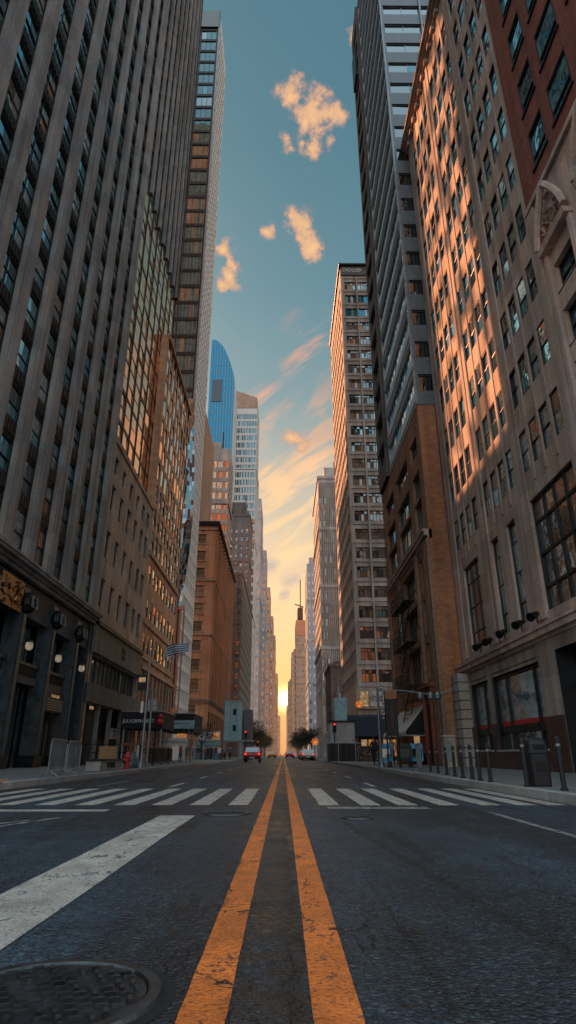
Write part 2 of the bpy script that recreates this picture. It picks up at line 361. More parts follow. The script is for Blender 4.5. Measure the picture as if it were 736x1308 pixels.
# ---------------------------------------------------------------- facades
class Fr:
    """a facade plane: P(u, d, z), u a world coordinate along it, d metres out of it"""
    def __init__(s, kind, at):
        s.kind, s.at = kind, at
        s.A, s.N, s.rz = {'L': ((0, 1), (1, 0), -math.pi / 2), 'R': ((0, 1), (-1, 0), math.pi / 2), 'F': ((1, 0), (0, -1), math.pi)}[kind]
    def P(s, u, d, z):
        if s.kind == 'F': return (u, s.at - d, z)
        return (s.at + s.N[0] * d, u, z)
    def n3(s): return (s.N[0], s.N[1], 0)
    def a3(s): return (s.A[0], s.A[1], 0)
def fbox(mb, fr, u0, u1, d0, d1, z0, z1, k):
    mb.hexa([fr.P(*p) for p in ((u0, d0, z0), (u1, d0, z0), (u1, d1, z0), (u0, d1, z0), (u0, d0, z1), (u1, d0, z1), (u1, d1, z1), (u0, d1, z1))], k)
def wall(mb, fr, u0, u1, z0, z1, ops, depth, k, kr=None, d=0., backing='void'):
    """a wall sheet with true openings (ops: u0,u1,z0,z1[,depth]) and their reveals"""
    kr = kr or k
    zs = sorted({z0, z1} | {round(o[2], 4) for o in ops} | {round(o[3], 4) for o in ops})
    for za, zb in zip(zs, zs[1:]):
        if zb - za < 1e-4: continue
        zm = (za + zb) / 2
        iv = sorted((o[0], o[1]) for o in ops if o[2] < zm < o[3])
        cur = u0
        for a, b in iv:
            if a - cur > 1e-4: mb.poly([fr.P(cur, d, za), fr.P(a, d, za), fr.P(a, d, zb), fr.P(cur, d, zb)], k, fr.n3())
            cur = max(cur, b)
        if u1 - cur > 1e-4: mb.poly([fr.P(cur, d, za), fr.P(u1, d, za), fr.P(u1, d, zb), fr.P(cur, d, zb)], k, fr.n3())
    a3 = Vector(fr.a3())
    for o in ops:
        a, b, za, zb = o[:4]; dd = d - (o[4] if len(o) > 4 else depth)
        mb.poly([fr.P(a, d, za), fr.P(a, dd, za), fr.P(a, dd, zb), fr.P(a, d, zb)], kr, a3)
        mb.poly([fr.P(b, d, za), fr.P(b, dd, za), fr.P(b, dd, zb), fr.P(b, d, zb)], kr, -a3)
        mb.poly([fr.P(a, d, za), fr.P(b, d, za), fr.P(b, dd, za), fr.P(a, dd, za)], kr, (0, 0, 1))
        mb.poly([fr.P(a, d, zb), fr.P(b, d, zb), fr.P(b, dd, zb), fr.P(a, dd, zb)], kr, (0, 0, -1))
        if backing: mb.poly([fr.P(a, dd - .06, za), fr.P(b, dd - .06, za), fr.P(b, dd - .06, zb), fr.P(a, dd - .06, zb)], backing, fr.n3())
def shell(mb, x0, x1, y0, y1, z0, z1, k, skip=''):
    """the plain faces of a block: W E S(-Y) N(+Y) T"""
    if 'W' not in skip: mb.poly([(x0, y0, z0), (x0, y1, z0), (x0, y1, z1), (x0, y0, z1)], k, (-1, 0, 0))
    if 'E' not in skip: mb.poly([(x1, y0, z0), (x1, y1, z0), (x1, y1, z1), (x1, y0, z1)], k, (1, 0, 0))
    if 'S' not in skip: mb.poly([(x0, y0, z0), (x1, y0, z0), (x1, y0, z1), (x0, y0, z1)], k, (0, -1, 0))
    if 'N' not in skip: mb.poly([(x0, y1, z0), (x1, y1, z0), (x1, y1, z1), (x0, y1, z1)], k, (0, 1, 0))
    if 'T' not in skip: mb.poly([(x0, y0, z1), (x1, y0, z1), (x1, y1, z1), (x0, y1, z1)], 'roof', (0, 0, 1))

# windows are collected first, then the hundred of each building that show largest become parts
WIN = []
def win(root, fr, u0, u1, z0, z1, d, spec):
    WIN.append(dict(root=root, fr=fr, u=(u0 + u1) / 2, w=u1 - u0, z=z0, h=z1 - z0, d=d, spec=spec))
def spec(name, cols=1, rows=(.5, .5), fr=.06, mu=.04, dep=.07, fm='dark_frame', panes=(('g_dark', 1),), sill=None, split=False, nvar=8, tilt=.012):
    return dict(name=name, cols=cols, rows=rows, fr=fr, mu=mu, dep=dep, fm=fm, panes=panes, sill=sill, split=split, nvar=nvar, tilt=tilt)
def win_geo(F, Pn, T, w, h, sp, rg):
    f, mu, dp = sp['fr'], sp['mu'], sp['dep']
    F.lbox(T, -w / 2, w / 2, 0, dp, 0, f, sp['fm']); F.lbox(T, -w / 2, w / 2, 0, dp, h - f, h, sp['fm'])
    F.lbox(T, -w / 2, -w / 2 + f, 0, dp, f, h - f, sp['fm']); F.lbox(T, w / 2 - f, w / 2, 0, dp, f, h - f, sp['fm'])
    iw, ih = w - 2 * f, h - 2 * f
    n = sp['cols']; zs = [f]
    for r in sp['rows']: zs.append(zs[-1] + ih * r)
    for r in zs[1:-1]: F.lbox(T, -iw / 2, iw / 2, 0, dp * .8, r - mu / 2, r + mu / 2, sp['fm'])
    for i in range(1, n):
        x = -iw / 2 + iw * i / n
        F.lbox(T, x - mu / 2, x + mu / 2, 0, dp * .9, f, h - f, sp['fm'])
    if sp['sill']: F.lbox(T, -w / 2 - .08, w / 2 + .08, 0, sp['sill'][0], -.1, .004, sp['sill'][1])
    ks = [k for k, q in sp['panes']]; qs = [q for k, q in sp['panes']]
    whole = rg.choices(ks, qs)[0]
    for i in range(n):
        xa, xb = -iw / 2 + iw * i / n, -iw / 2 + iw * (i + 1) / n
        for j in range(len(zs) - 1):
            k = whole if rg.random() < .55 else rg.choices(ks, qs)[0]
            t = [rg.uniform(-1, 1) * sp['tilt'] for _ in range(4)]
            pts = [T(xa, .02 + t[0], zs[j]), T(xb, .02 + t[1], zs[j]), T(xb, .02 + t[1] + t[2], zs[j + 1]), T(xa, .02 + t[0] + t[2], zs[j + 1])]
            a = Vector(T(0, 1, 0)) - Vector(T(0, 0, 0))
            Pn.poly(pts, k, a)
MESHES = {}
def win_mesh(sp, w, h, var):
    key = (sp['name'], round(w, 2), round(h, 2), var)
    if key not in MESHES:
        F, Pn = MB(), MB(); rg = random.Random(str(key))
        T = lambda x, y, z: (x, y, z)
        if sp['split']: win_geo(F, Pn, T, w, h, sp, rg); MESHES[key] = (F.mesh('window'), Pn.mesh('pane'))
        else: win_geo(F, F, T, w, h, sp, rg); MESHES[key] = (F.mesh('window'), None)
    return MESHES[key]
# ---------------------------------------------------------------- camera
FPX = 770.; PITCH = math.atan(310 / 770.); YAW = math.atan(6 / FPX * math.cos(PITCH)); CAMH = .8
cam = bpy.data.cameras.new('camera'); camo = bpy.data.objects.new('camera', cam); COL.objects.link(camo)
cam.sensor_fit = 'HORIZONTAL'; cam.sensor_width = 36.; cam.lens = 36. * FPX / 736.
cam.clip_start = .05; cam.clip_end = 6000.
camo.location = (0, 0, CAMH); camo.rotation_euler = (math.pi / 2 + PITCH, 0, -YAW)
scn.camera = camo
FW = Vector((math.sin(YAW) * math.cos(PITCH), math.cos(YAW) * math.cos(PITCH), math.sin(PITCH)))
RT = Vector((math.cos(YAW), -math.sin(YAW), 0)); UP = RT.cross(FW)
def direction(x, y): return (FW + RT * ((x - 368) / FPX) + UP * ((654 - y) / FPX)).normalized()

# ---------------------------------------------------------------- light
SUN_AZ, SUN_EL = R(-35.), R(35.)       # azimuth from the street axis, low over the side street
sd = Vector((math.sin(SUN_AZ) * math.cos(SUN_EL), math.cos(SUN_AZ) * math.cos(SUN_EL), math.sin(SUN_EL)))
sl = bpy.data.lights.new('sun', 'SUN'); so = bpy.data.objects.new('sun', sl); COL.objects.link(so)
sl.energy = 11.5; sl.angle = R(.55); sl.color = (1., .42, .19)
so.rotation_euler = sd.to_track_quat('Z', 'Y').to_euler(); so.location = sd * 50

world = bpy.data.worlds.new('World'); scn.world = world; world.use_nodes = True
wt = world.node_tree; wt.nodes.clear()
wo = wt.nodes.new('ShaderNodeOutputWorld')
tc = N(wt, 'TexCoord').outputs['Generated']
D = N(wt, 'VectorMath', {0: tc}, operation='NORMALIZE').outputs[0]
S = N(wt, 'SeparateXYZ', {0: D}); dx, dy, dz = S.outputs
nish = N(wt, 'TexSky', sky_type='NISHITA'); nish.sun_disc = False
nish.sun_elevation = SUN_EL; nish.sun_rotation = SUN_AZ; nish.air_density = 1.4; nish.dust_density = 2.
nishc = N(wt, 'VectorMath', {0: nish.outputs[0], 'Scale': .018}, operation='SCALE').outputs[0]
front = ramp(wt, dz, [(0., (.80, .22, .03)), (.05, (.95, .36, .06)), (.11, (.97, .52, .13)), (.18, (.93, .58, .21)), (.30, (.80, .56, .29)), (.42, (.46, .42, .31)), (.54, (.17, .27, .27)),
                      (.66, (.085, .205, .235)), (.80, (.055, .165, .20)), (1., (.05, .15, .19))])
az = mrange(wt, mth(wt, 'DIVIDE', dx, mth(wt, 'MAXIMUM', dy, .05)), -1.2, 1.2)
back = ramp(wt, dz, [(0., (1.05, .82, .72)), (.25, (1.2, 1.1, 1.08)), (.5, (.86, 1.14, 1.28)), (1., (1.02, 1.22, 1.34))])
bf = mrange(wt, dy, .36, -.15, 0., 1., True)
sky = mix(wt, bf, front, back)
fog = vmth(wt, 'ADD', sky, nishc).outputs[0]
# projected sky coordinates (a flat cloud layer overhead), so clouds thin out towards the horizon
iv = mth(wt, 'DIVIDE', 1., mth(wt, 'MAXIMUM', dz, .06))
cu, cvv = mth(wt, 'MULTIPLY', dx, iv), mth(wt, 'MULTIPLY', dy, iv)
# cirrus: long streaks running up to the right
ca, sa = math.cos(R(-58)), math.sin(R(-58))
al = mth(wt, 'ADD', mth(wt, 'MULTIPLY', cu, ca), mth(wt, 'MULTIPLY', cvv, sa))
ac = mth(wt, 'SUBTRACT', mth(wt, 'MULTIPLY', cvv, ca), mth(wt, 'MULTIPLY', cu, sa))
cv3 = N(wt, 'CombineXYZ', {0: mth(wt, 'MULTIPLY', al, 1.2), 1: mth(wt, 'MULTIPLY', ac, 5.2), 2: 3.1}).outputs[0]
ci = noise(wt, cv3, 1., 7, .62, .9)
cim = mrange(wt, ci, .46, .60, 0., 1., True)
band = mth(wt, 'MULTIPLY', mrange(wt, dz, .12, .22, 0., 1., True), mrange(wt, dz, .50, .62, 1., 0., True))
cim = mth(wt, 'MULTIPLY', mth(wt, 'MULTIPLY', cim, band), mrange(wt, dy, .1, .4))
cicol = ramp(wt, dz, [(.1, (1., .80, .45)), (.3, (1., .76, .42)), (.45, (.80, .50, .33)), (.6, (.62, .36, .27))])
sky2 = mix(wt, mth(wt, 'MULTIPLY', cim, .8), fog, cicol)
def blob(px, py, rad, sx=1., rot=0.):
    c = direction(px, py)
    return c, rad * 1.36 / 770.
def blobs(lst, vec):
    m = None
    for px, py, rad in lst:
        c, r = blob(px, py, rad)
        cosr = N(wt, 'VectorMath', {0: vec, 1: tuple(c)}, operation='DISTANCE').outputs['Value']
        t = mrange(wt, cosr, 0., r, 1., 0.)
        m = t if m is None else mth(wt, 'MAXIMUM', m, t)
    return m
wn = N(wt, 'TexNoise', {'Vector': D, 'Scale': 9., 'Detail': 3})
Dw = vmth(wt, 'ADD', D, N(wt, 'VectorMath', {0: vmth(wt, 'SUBTRACT', wn.outputs['Color'], (.5, .5, .5)).outputs[0], 'Scale': .05}, operation='SCALE').outputs[0]).outputs[0]
# warm broad veils of cirrus
veil = blobs([(402, 435, 34), (385, 462, 26), (350, 530, 34), (340, 560, 30), (372, 640, 40), (355, 680, 42), (395, 600, 30), (352, 615, 30)], Dw)
veil = mth(wt, 'MULTIPLY', veil, mrange(wt, ci, .40, .58, .0, 1., True))
veilc = ramp(wt, dz, [(.2, (1., .80, .44)), (.42, (1., .66, .38)), (.52, (.86, .46, .30)), (.65, (.75, .37, .26))])
sky3 = mix(wt, mth(wt, 'MULTIPLY', veil, 1.6, 0, True), sky2, veilc)
# small dark-blue cloud bars low over the street
bars = blobs([(372, 742, 15), (388, 728, 11), (346, 722, 13), (362, 760, 8)], vmth(wt, 'ADD', Dw, (0, 0, 0)).outputs[0])
sky3 = mix(wt, mth(wt, 'MULTIPLY', mrange(wt, bars, .1, .7), mrange(wt, ci, .42, .58, .2, .75)), sky3, (.42, .43, .42))
# sunlit puffs
puf = blobs([(377, 120, 20), (405, 140, 30), (428, 150, 17), (392, 163, 14), (403, 187, 20), (384, 184, 10), (424, 186, 9), (362, 184, 11), (383, 283, 21), (398, 311, 17), (340, 301, 11),
             (289, 322, 16), (296, 337, 11), (298, 356, 20), (285, 362, 13), (378, 556, 15), (384, 566, 10), (452, 45, 9)], Dw)
pn = noise(wt, D, 40., 9, .62, .12); pn2 = noise(wt, D, 17., 4, .55)
pd = mth(wt, 'ADD', mth(wt, 'MULTIPLY', puf, 1.0), mth(wt, 'ADD', mth(wt, 'MULTIPLY', mth(wt, 'SUBTRACT', pn, .5), 2.3), mth(wt, 'MULTIPLY', mth(wt, 'SUBTRACT', pn2, .5), 1.0)))
pm = mth(wt, 'MULTIPLY', mrange(wt, pd, .27, .82, 0., 1., True), mrange(wt, puf, .02, .3))
pc = mix(wt, mrange(wt, pd, .45, 1.15), (.66, .36, .26), (1., .60, .28))
sky4 = mix(wt, mth(wt, 'MULTIPLY', pm, .93), sky3, pc)
# the glow of the setting sun at the end of the street
sunp = tuple(direction(366, 893))
sdist = N(wt, 'VectorMath', {0: D, 1: sunp}, operation='DISTANCE').outputs['Value']
g1 = mth(wt, 'EXPONENT', mth(wt, 'MULTIPLY', mth(wt, 'MULTIPLY', sdist, sdist), -1 / (.0125 ** 2)))
g2 = mth(wt, 'EXPONENT', mth(wt, 'DIVIDE', sdist, -.075))
g1 = mth(wt, 'MULTIPLY', g1, .9)
gl = vmth(wt, 'ADD', N(wt, 'VectorMath', {0: (1., .62, .22), 'Scale': mth(wt, 'MULTIPLY', g1, 9.)}, operation='SCALE').outputs[0],
          N(wt, 'VectorMath', {0: (1., .34, .05), 'Scale': mth(wt, 'MULTIPLY', g2, .75)}, operation='SCALE').outputs[0]).outputs[0]
skyf = vmth(wt, 'ADD', sky4, gl).outputs[0]
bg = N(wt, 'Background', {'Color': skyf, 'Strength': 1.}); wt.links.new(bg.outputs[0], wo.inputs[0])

# ---------------------------------------------------------------- render settings
scn.render.engine = 'CYCLES'
scn.view_settings.view_transform = 'Standard'; scn.view_settings.look = 'None'; scn.view_settings.exposure = 0; scn.view_settings.gamma = 1
cy = scn.cycles; cy.use_denoising = True
cy.max_bounces = 7; cy.diffuse_bounces = 4; cy.glossy_bounces = 4; cy.transmission_bounces = 2; cy.volume_bounces = 0; cy.transparent_max_bounces = 6
cy.caustics_reflective = True; cy.blur_glossy = .12; cy.caustics_refractive = False; cy.sample_clamp_indirect = 8.

# ---------------------------------------------------------------- ground
XL, XR = -13.4, 11.0          # building lines
KL, KR = -6.8, 4.9            # kerb lines
m = MB(); m.poly([(-900, -300, -.03), (900, -300, -.03), (900, 3000, -.03), (-900, 3000, -.03)], 'ground', (0, 0, 1)); struct('ground', m)
m = MB(); m.poly([(KL - .02, -60, 0), (KR + .02, -60, 0), (KR + .02, 1500, 0), (KL - .02, 1500, 0)], 'asphalt', (0, 0, 1)); struct('road', m)
def pavement(x0, x1, y0, y1, side):
    m = MB(); a, b = (x0, x1 - .3) if side < 0 else (x0 + .3, x1)
    m.box(a, b, y0, y1, -.02, .15, 'walk'); struct('pavement', m)
    k = MB(); c = x1 if side < 0 else x0
    k.box(c - .3 if side < 0 else c, c if side < 0 else c + .3, y0, y1, -.02, .162, 'kerb'); struct('kerb', k)
pavement(-14.6, KL, -60, 97.5, -1); pavement(-14.6, KL, 111.5, 1500, -1)
pavement(KR, 12.5, -60, 66, 1); pavement(KR, 12.5, 78, 1500, 1)
# road markings
def strip(name, x0, x1, y0, y1, k, z=.004, group=None, seg=1.2, jit=.0, x0b=None, x1b=None):
    m = MB(); n = max(1, int(abs(y1 - y0) / seg)); rg = random.Random(x0 + y0); E = []
    ts = [i / n for i in range(n + 1)]
    if y1 > 300:
        ts = [(q * .11) / (y1 - y0) for q in range(150)]; ts += [ts[-1] + (1 - ts[-1]) * q / 300 for q in range(1, 301)]
    x0b = x0 if x0b is None else x0b; x1b = x1 if x1b is None else x1b
    for t in ts:
        E.append((x0 + (x0b - x0) * t + rg.uniform(-jit, jit), x1 + (x1b - x1) * t + rg.uniform(-jit, jit), y0 + (y1 - y0) * t))
    for (a, b, y), (c, d, y2) in zip(E, E[1:]):
        m.poly([(a, y, z), (b, y, z), (d, y2, z), (c, y2, z)], k, (0, 0, 1))
    return struct(name, m, group)
for x0, x1 in ((-.345, -.185), (.10, .265)):
    strip('yellow_centre_line', x0, x1, -4, 700, 'yellow', group='double yellow centre line', seg=.5, jit=.0016)
xs = [-6.55, -5.85, -5.15, -4.5, -3.85, -3.2, -2.55, -1.93, -1.28, -.93 + .33] 
for i, x in enumerate([-6.3, -5.6, -4.92, -4.24, -3.56, -2.88, -2.25, -1.6, -.94]):
    strip('crosswalk_stripe', x, x + .34, 11.4, 16.7, 'white_line', group='white crosswalk stripes', jit=.008)
for x in (.62, 1.32, 1.95, 2.66, 3.36, 3.98, 4.5):
    strip('crosswalk_stripe', x, x + .34, 11.3, 16.7, 'white_line', group='white crosswalk stripes', jit=.008)
strip('edge_line', -1.73, -1.24, -4, 9.5, 'white_line', jit=.008)
strip('stop_line', .72, 2.35, 10.55, 11.0, 'worn_line'); strip('stop_line', -6.4, -2.7, 10.15, 10.5, 'white_line')
strip('lane_line', 3.02, 3.12, 2, 10., 'worn_line', jit=.006)
strip('turn_line', -3.95, -3.85, 6.6, 9.2, 'worn_line', x0b=-3.1, x1b=-3.0); strip('turn_line', -4.6, -4.5, 6.4, 8.9, 'worn_line', x0b=-3.35, x1b=-3.25)
for k in range(14):
    y = 17.6 + k * 6.2
    strip('lane_dash', -3.06, -2.94, y, y + 2.3, 'white_line', group='white lane dashes')
    strip('lane_dash', 2.4, 2.52, y + .2, y + 2.4, 'white_line', group='white lane dashes')
strip('lane_line', -5.1, -5.0, 18., 21.5, 'worn_line')
# manhole covers
def manhole(x, y, r, label, name='manhole_cover'):
    t = thing(name, label, 'manhole cover', (x, y, .004))
    m = MB(); n = 40
    ring = lambda rr, z: [(x + rr * math.cos(2 * math.pi * i / n), y + rr * math.sin(2 * math.pi * i / n), z) for i in range(n)]
    def band(mb, r0, z0, r1, z1, k):
        A, B = ring(r0, z0), ring(r1, z1)
        for i in range(n):
            j = (i + 1) % n; mb.poly([A[i], A[j], B[j], B[i]], k, (0, 0, 1))
    band(m, r * 1.12, .001, r, .003, 'collar'); band(m, r, .003, r * .985, .018, 'rim_steel'); band(m, r * .985, .018, r * .88, .018, 'rim_steel'); band(m, r * .88, .018, r * .865, .004, 'iron')
    obj('rim', m, t)
    c = MB(); band(c, r * .855, .010, .001, .010, 'iron')
    rg = random.Random(3)
    for q in range(int(-r * .8 / .055), int(r * .8 / .055) + 1):
        for s_ in range(int(-r * .8 / .055), int(r * .8 / .055) + 1):
            cx_, cy_ = q * .055 + (.0275 if s_ % 2 else 0), s_ * .055
            if cx_ * cx_ + cy_ * cy_ > (r * .78) ** 2 or rg.random() < .05: continue
            a = rg.choice((.35, .35, 1.9)); dx_, dy_ = math.cos(a) * .021, math.sin(a) * .021; ex, ey = -dy_ * .38, dx_ * .38
            P = lambda sx, sy, z: (x + cx_ + dx_ * sx + ex * sy, y + cy_ + dy_ * sx + ey * sy, z)
            c.poly([P(-1, -1, .022), P(1, -1, .022), P(1, 1, .022), P(-1, 1, .022)], 'rim_steel', (0, 0, 1))
            for (a1, b1), (a2, b2) in (((-1, -1), (1, -1)), ((1, -1), (1, 1)), ((1, 1), (-1, 1)), ((-1, 1), (-1, -1))):
                c.poly([P(a1, b1, .0105), P(a2, b2, .0105), P(a2, b2, .022), P(a1, b1, .022)], 'iron')
    obj('lid', c, t)
MT['rim_steel'] = paint('polished_iron_rim', (.085, .095, .105), .36, .7, .45, 8., .3); MT['collar'] = stone('tar_collar', (.018, .019, .02), stain=.2)
MT['iron'] = paint('worn_cast_iron', (.07, .08, .088), .33, .75, .5, 9., .4)
manhole(-.83, 2.62, .40, 'large worn cast iron manhole cover in the asphalt near the camera')
manhole(-.82, 9.75, .33, 'small iron manhole cover in front of the crosswalk beside the broad white line')
manhole(1.0, 9.1, .2, 'small round iron valve cover in the lane beyond the yellow lines')
# ================================================================= LEFT SIDE
P_A = (('g_dark', 4), ('g_pale', 3.4), ('g_curtain', 2.4), ('g_teal', 2.6), ('g_amber', .5))
def cornice(mb, fr, u0, u1, z, steps, k):
    """steps: (height, projection) from the bottom up, butted"""
    for h, pz in steps:
        fbox(mb, fr, u0, u1, -.2, pz, z, z + h, k); z += h
# ---- grey pier tower
A = thing('pier_tower', 'huge dark grey tower with tall vertical stone piers and a colonnaded base', 'tower', (-24, 25, 0))
fa = Fr('L', -13.72); fp = Fr('L', -13.4)
mb = MB(); ops = []; Z0 = 10.55; ST = 2.85
sA = spec('pier', cols=1, rows=(.42, .58), fr=.06, mu=.06, dep=.09, panes=P_A, split=True, nvar=10, tilt=.02)
sA2 = spec('pier2', cols=2, rows=(.5, .5), fr=.06, mu=.07, dep=.09, panes=P_A, split=True, nvar=8, tilt=.02)
pc_ = [42.15 - 2.9 * k for k in range(12)]
for k in range(11):
    c = pc_[k] - 1.45; a, b = c - .93, c + .93
    r = 0; z = Z0
    while z < 96:
        h = 2.15 if r == 0 else 1.85
        ops.append((a, b, z, z + h)); win(A, fa, a + .03, b - .03, z + .02, z + h - .02, -.12, sA if k % 3 else sA2)
        z += 2.15 + .95 if r == 0 else ST; r += 1
wall(mb, fa, pc_[-1] - .5, 42.6, 9.7, 100, ops, .14, 'bronze', 'bronze')
shell(mb, -36, -13.72, 8, 42.6, 0, 100, 'pier_stone', 'E')
shell(mb, -36, -14.2, 42.6, 62.6, 0, 150, 'pier_stone', 'EN')
mb.poly([(-36, 62.6, 0), (-14.2, 62.6, 0), (-14.2, 62.6, 150), (-36, 62.6, 150)], 'pier_stone', (0, 1, 0))
obj('wall', mb, A)
sp = MB()   # raised bronze relief of the spandrels
for k in range(11):
    c = pc_[k] - 1.45; z = Z0 + 2.15; r = 0
    while z < 95:
        h = .95 if r == 0 else 1.0
        fbox(sp, fa, c - .85, c + .85, .004, .05, z + .14, z + h - .1, 'bronze')
        for j in range(5): fbox(sp, fa, c - .72 + j * .31, c - .58 + j * .31, .052, .09, z + .2, z + h - .16, 'bronze')
        z += ST if r else 2.15 + .95; z = z if r else Z0 + 2.15 + .95 + 1.85; r += 1
o = obj('spandrel', sp, A); o['kind'] = 'stuff'
for k in range(12):
    p = MB(); c = pc_[k]
    fbox(p, fp, c - .52, c + .52, -.34, 0, 10.15, 100, 'pier_stone'); fbox(p, fp, c - .36, c + .36, .002, .05, 10.4, 100, 'pier_stone')
    obj('pier', p, A)
cm = MB(); cornice(cm, fp, 8, 42.5, 9.35, ((.2, .12), (.14, .28), (.16, .55), (.14, .62), (.16, .3)), 'pier_stone'); obj('cornice', cm, A)
# colonnaded base
bs = MB(); fb = Fr('L', -14.6)
wall(bs, fb, 8, 42.4, 0, 9.3, [], .3, 'void'); fbox(bs, fp, 8, 42.4, -1.1, -.25, 7.6, 9.3, 'fascia_low')
fbox(bs, fp, 42.05, 42.6, -1.2, -.02, 0.1, 9.3, 'col_metal')
obj('base', bs, A)
for y in (39.5, 35.2, 30.9, 26.4, 21.9, 17.4, 12.9):
    c = MB()
    c.hexa([fp.P(*q) for q in ((y - .42, -.75, .15), (y + .42, -.75, .15), (y + .36, .02, .15), (y - .36, .02, .15), (y - .42, -.75, 8.9), (y + .42, -.75, 8.9), (y + .36, .02, 8.9), (y - .36, .02, 8.9))], 'col_metal')
    fbox(c, fp, y - .55, y + .55, -.8, .14, .15, .75, 'dark_metal'); fbox(c, fp, y - .16, y + .16, .022, .10, .75, 7.6, 'col_metal')
    col = obj('column', c, A)
    if y > 20:
        h = MB(); h.lathe(fp.P(y, .12, 7.55), [(.12, 0), (.34, .12), (.46, .4), (.44, .75), (.3, 1.0), (.1, 1.1)], 'dark_metal', 12)
        for j in range(7): h.tube(fp.P(y - .36 + j * .12, .5, 7.8), fp.P(y - .30 + j * .1, .45, 8.4), .05, 'col_metal', 5)
        obj('capital', h, col)
for a, b in zip((35.62, 31.32, 26.8, 22.3, 17.8), (39.08, 34.78, 30.5, 26., 21.5)):
    band = MB(); fbox(band, fp, a, b, -.7, -.4, 4.3, 5.4, 'fascia_low')
    fbox(band, fp, a, b, -.38, -.3, 5.2, 5.36, 'col_metal')
    for j in range(14): fbox(band, fp, a + .1 + j * (b - a - .2) / 14, a + .16 + j * (b - a - .2) / 14, -.392, -.34, 4.7, 5.15, 'dark_metal')
    obj('balcony_band', band, A)
    dr = MB()
    for j in range(5): fbox(dr, fp, a + .2 + j * (b - a - .5) / 4, a + .34 + j * (b - a - .5) / 4, -1.0, -.86, .15, 4.25, 'col_metal')
    for j in range(4): fbox(dr, fp, a + .3 + j * (b - a - .5) / 4, a + .24 + (j + 1) * (b - a - .5) / 4, -1.15, -1.10, .15 if j % 2 else .6, 4.2, 'g_dark')
    obj('entrance_screen', dr, A)
    uw = MB()
    for j in range(4): fbox(uw, fp, a + .1 + j * (b - a) / 4, a + (j + 1) * (b - a) / 4 - .02, -1.0, -.95, 5.5, 7.5, 'g_dark')
    obj('upper_window', uw, A)
rp = MB(); fbox(rp, fp, 27.6, 30.2, -.1, .12, 7.45, 8.95, 'brass'); rg = random.Random(5)
for j in range(46): 
    u, z = rg.uniform(27.8, 30.), rg.uniform(7.6, 8.8); s_ = rg.uniform(.06, .2)
    rp.tube(fp.P(u, .12, z), fp.P(u + rg.uniform(-.25, .25), .17, z + rg.uniform(-.2, .25)), s_ * .35, 'brass', 5)
obj('relief_panel', rp, A, label='embossed bronze relief panel')
for y in (39.7, 35.4, 31.1, 26.6):
    l = MB(); l.tube(fp.P(y, 0, 6.), fp.P(y, .45, 6.05), .035, 'dark_metal', 6); l.lathe(fp.P(y, .45, 5.72), [(.06, 0), (.17, .06), (.2, .22), (.16, .38)], 'lamp_glow', 10); l.lathe(fp.P(y, .45, 6.11), [(.22, 0), (.17, .09), (.05, .15)], 'dark_metal', 10)
    obj('wall_lamp', l, A)
lv = MB(); fbox(lv, fp, 36.1, 38.9, -.35, -.2, 3.1, 4.25, 'dark_metal')
for j in range(5): fbox(lv, fp, 36.2, 38.8, -.2, -.12, 3.2 + j * .13, 3.27 + j * .13, 'grey_metal')
obj('louvred_sign', lv, A)
text('sign_lettering', 'DELI & CAFE', .24, 'shop_glow2', fp.P(37.5, -.17, 4.0), (math.pi / 2, 0, math.pi / 2), A)
gl = MB(); fbox(gl, fp, 36.2, 38.6, -1.1, -1.05, .5, 2.6, 'shop_glow'); fbox(gl, fp, 37.2, 37.35, -1.0, -.9, .2, 3., 'dark_metal'); fbox(gl, fp, 36.2, 38.6, -1.0, -.9, .15, .95, 'dark_metal'); fbox(gl, fp, 38.0, 38.1, -1.0, -.9, .9, 3., 'dark_metal'); obj('lit_doorway', gl, A)
# the tower's farther wing: narrow piers in front of gold reflecting glass
fw = Fr('L', -14.2); mb = MB(); ops = []
sG = spec('goldstrip', cols=1, rows=(.5, .5), fr=.04, mu=.07, dep=.05, fm='brass', panes=(('g_gold2', 9), ('g_gold', 1)), nvar=12, tilt=.035)
sG2 = spec('greystrip', cols=1, rows=(.6, .4), fr=.03, mu=.05, dep=.05, fm='bronze', panes=(('g_dark', 3), ('g_curtain', 1.5), ('g_amber', .5), ('g_grey', 1)), nvar=8, tilt=.03)
cs = [44.3 + 2.25 * j for j in range(9)]
for j, c in enumerate(cs[:-1]):
    z = 24.6
    while z < 146:
        a, b = (c + .16, c + 2.09) if z < 55 else (c + .4, c + 1.87)
        gold = z < 55; hh = 2.85 if gold else 2.35
        ops.append((a, b, z, z + hh, .06) if gold else (a, b, z, z + hh))
        win(A, fw, a + .02, b - .02, z + .02, z + hh - .02, -.05 if gold else -.14, sG if gold else sG2); z += 3.1
wall(mb, fw, 42.6, 62.6, 0, 150, ops, .16, 'bronze', 'bronze'); obj('wing_wall', mb, A)
for c in cs + [62.55 - .26]:
    p = MB(); fbox(p, fw, c - .26, c + .26, .002, .3, 55.6, 150, 'pier_stone'); fbox(p, fw, c - .11, c + .11, .002, .07, 24.5, 55.59, 'dark_metal'); fbox(p, fw, c + .30, c + .36, .004, .12, 55.6, 150, 'dark_metal'); obj('pier', p, A)

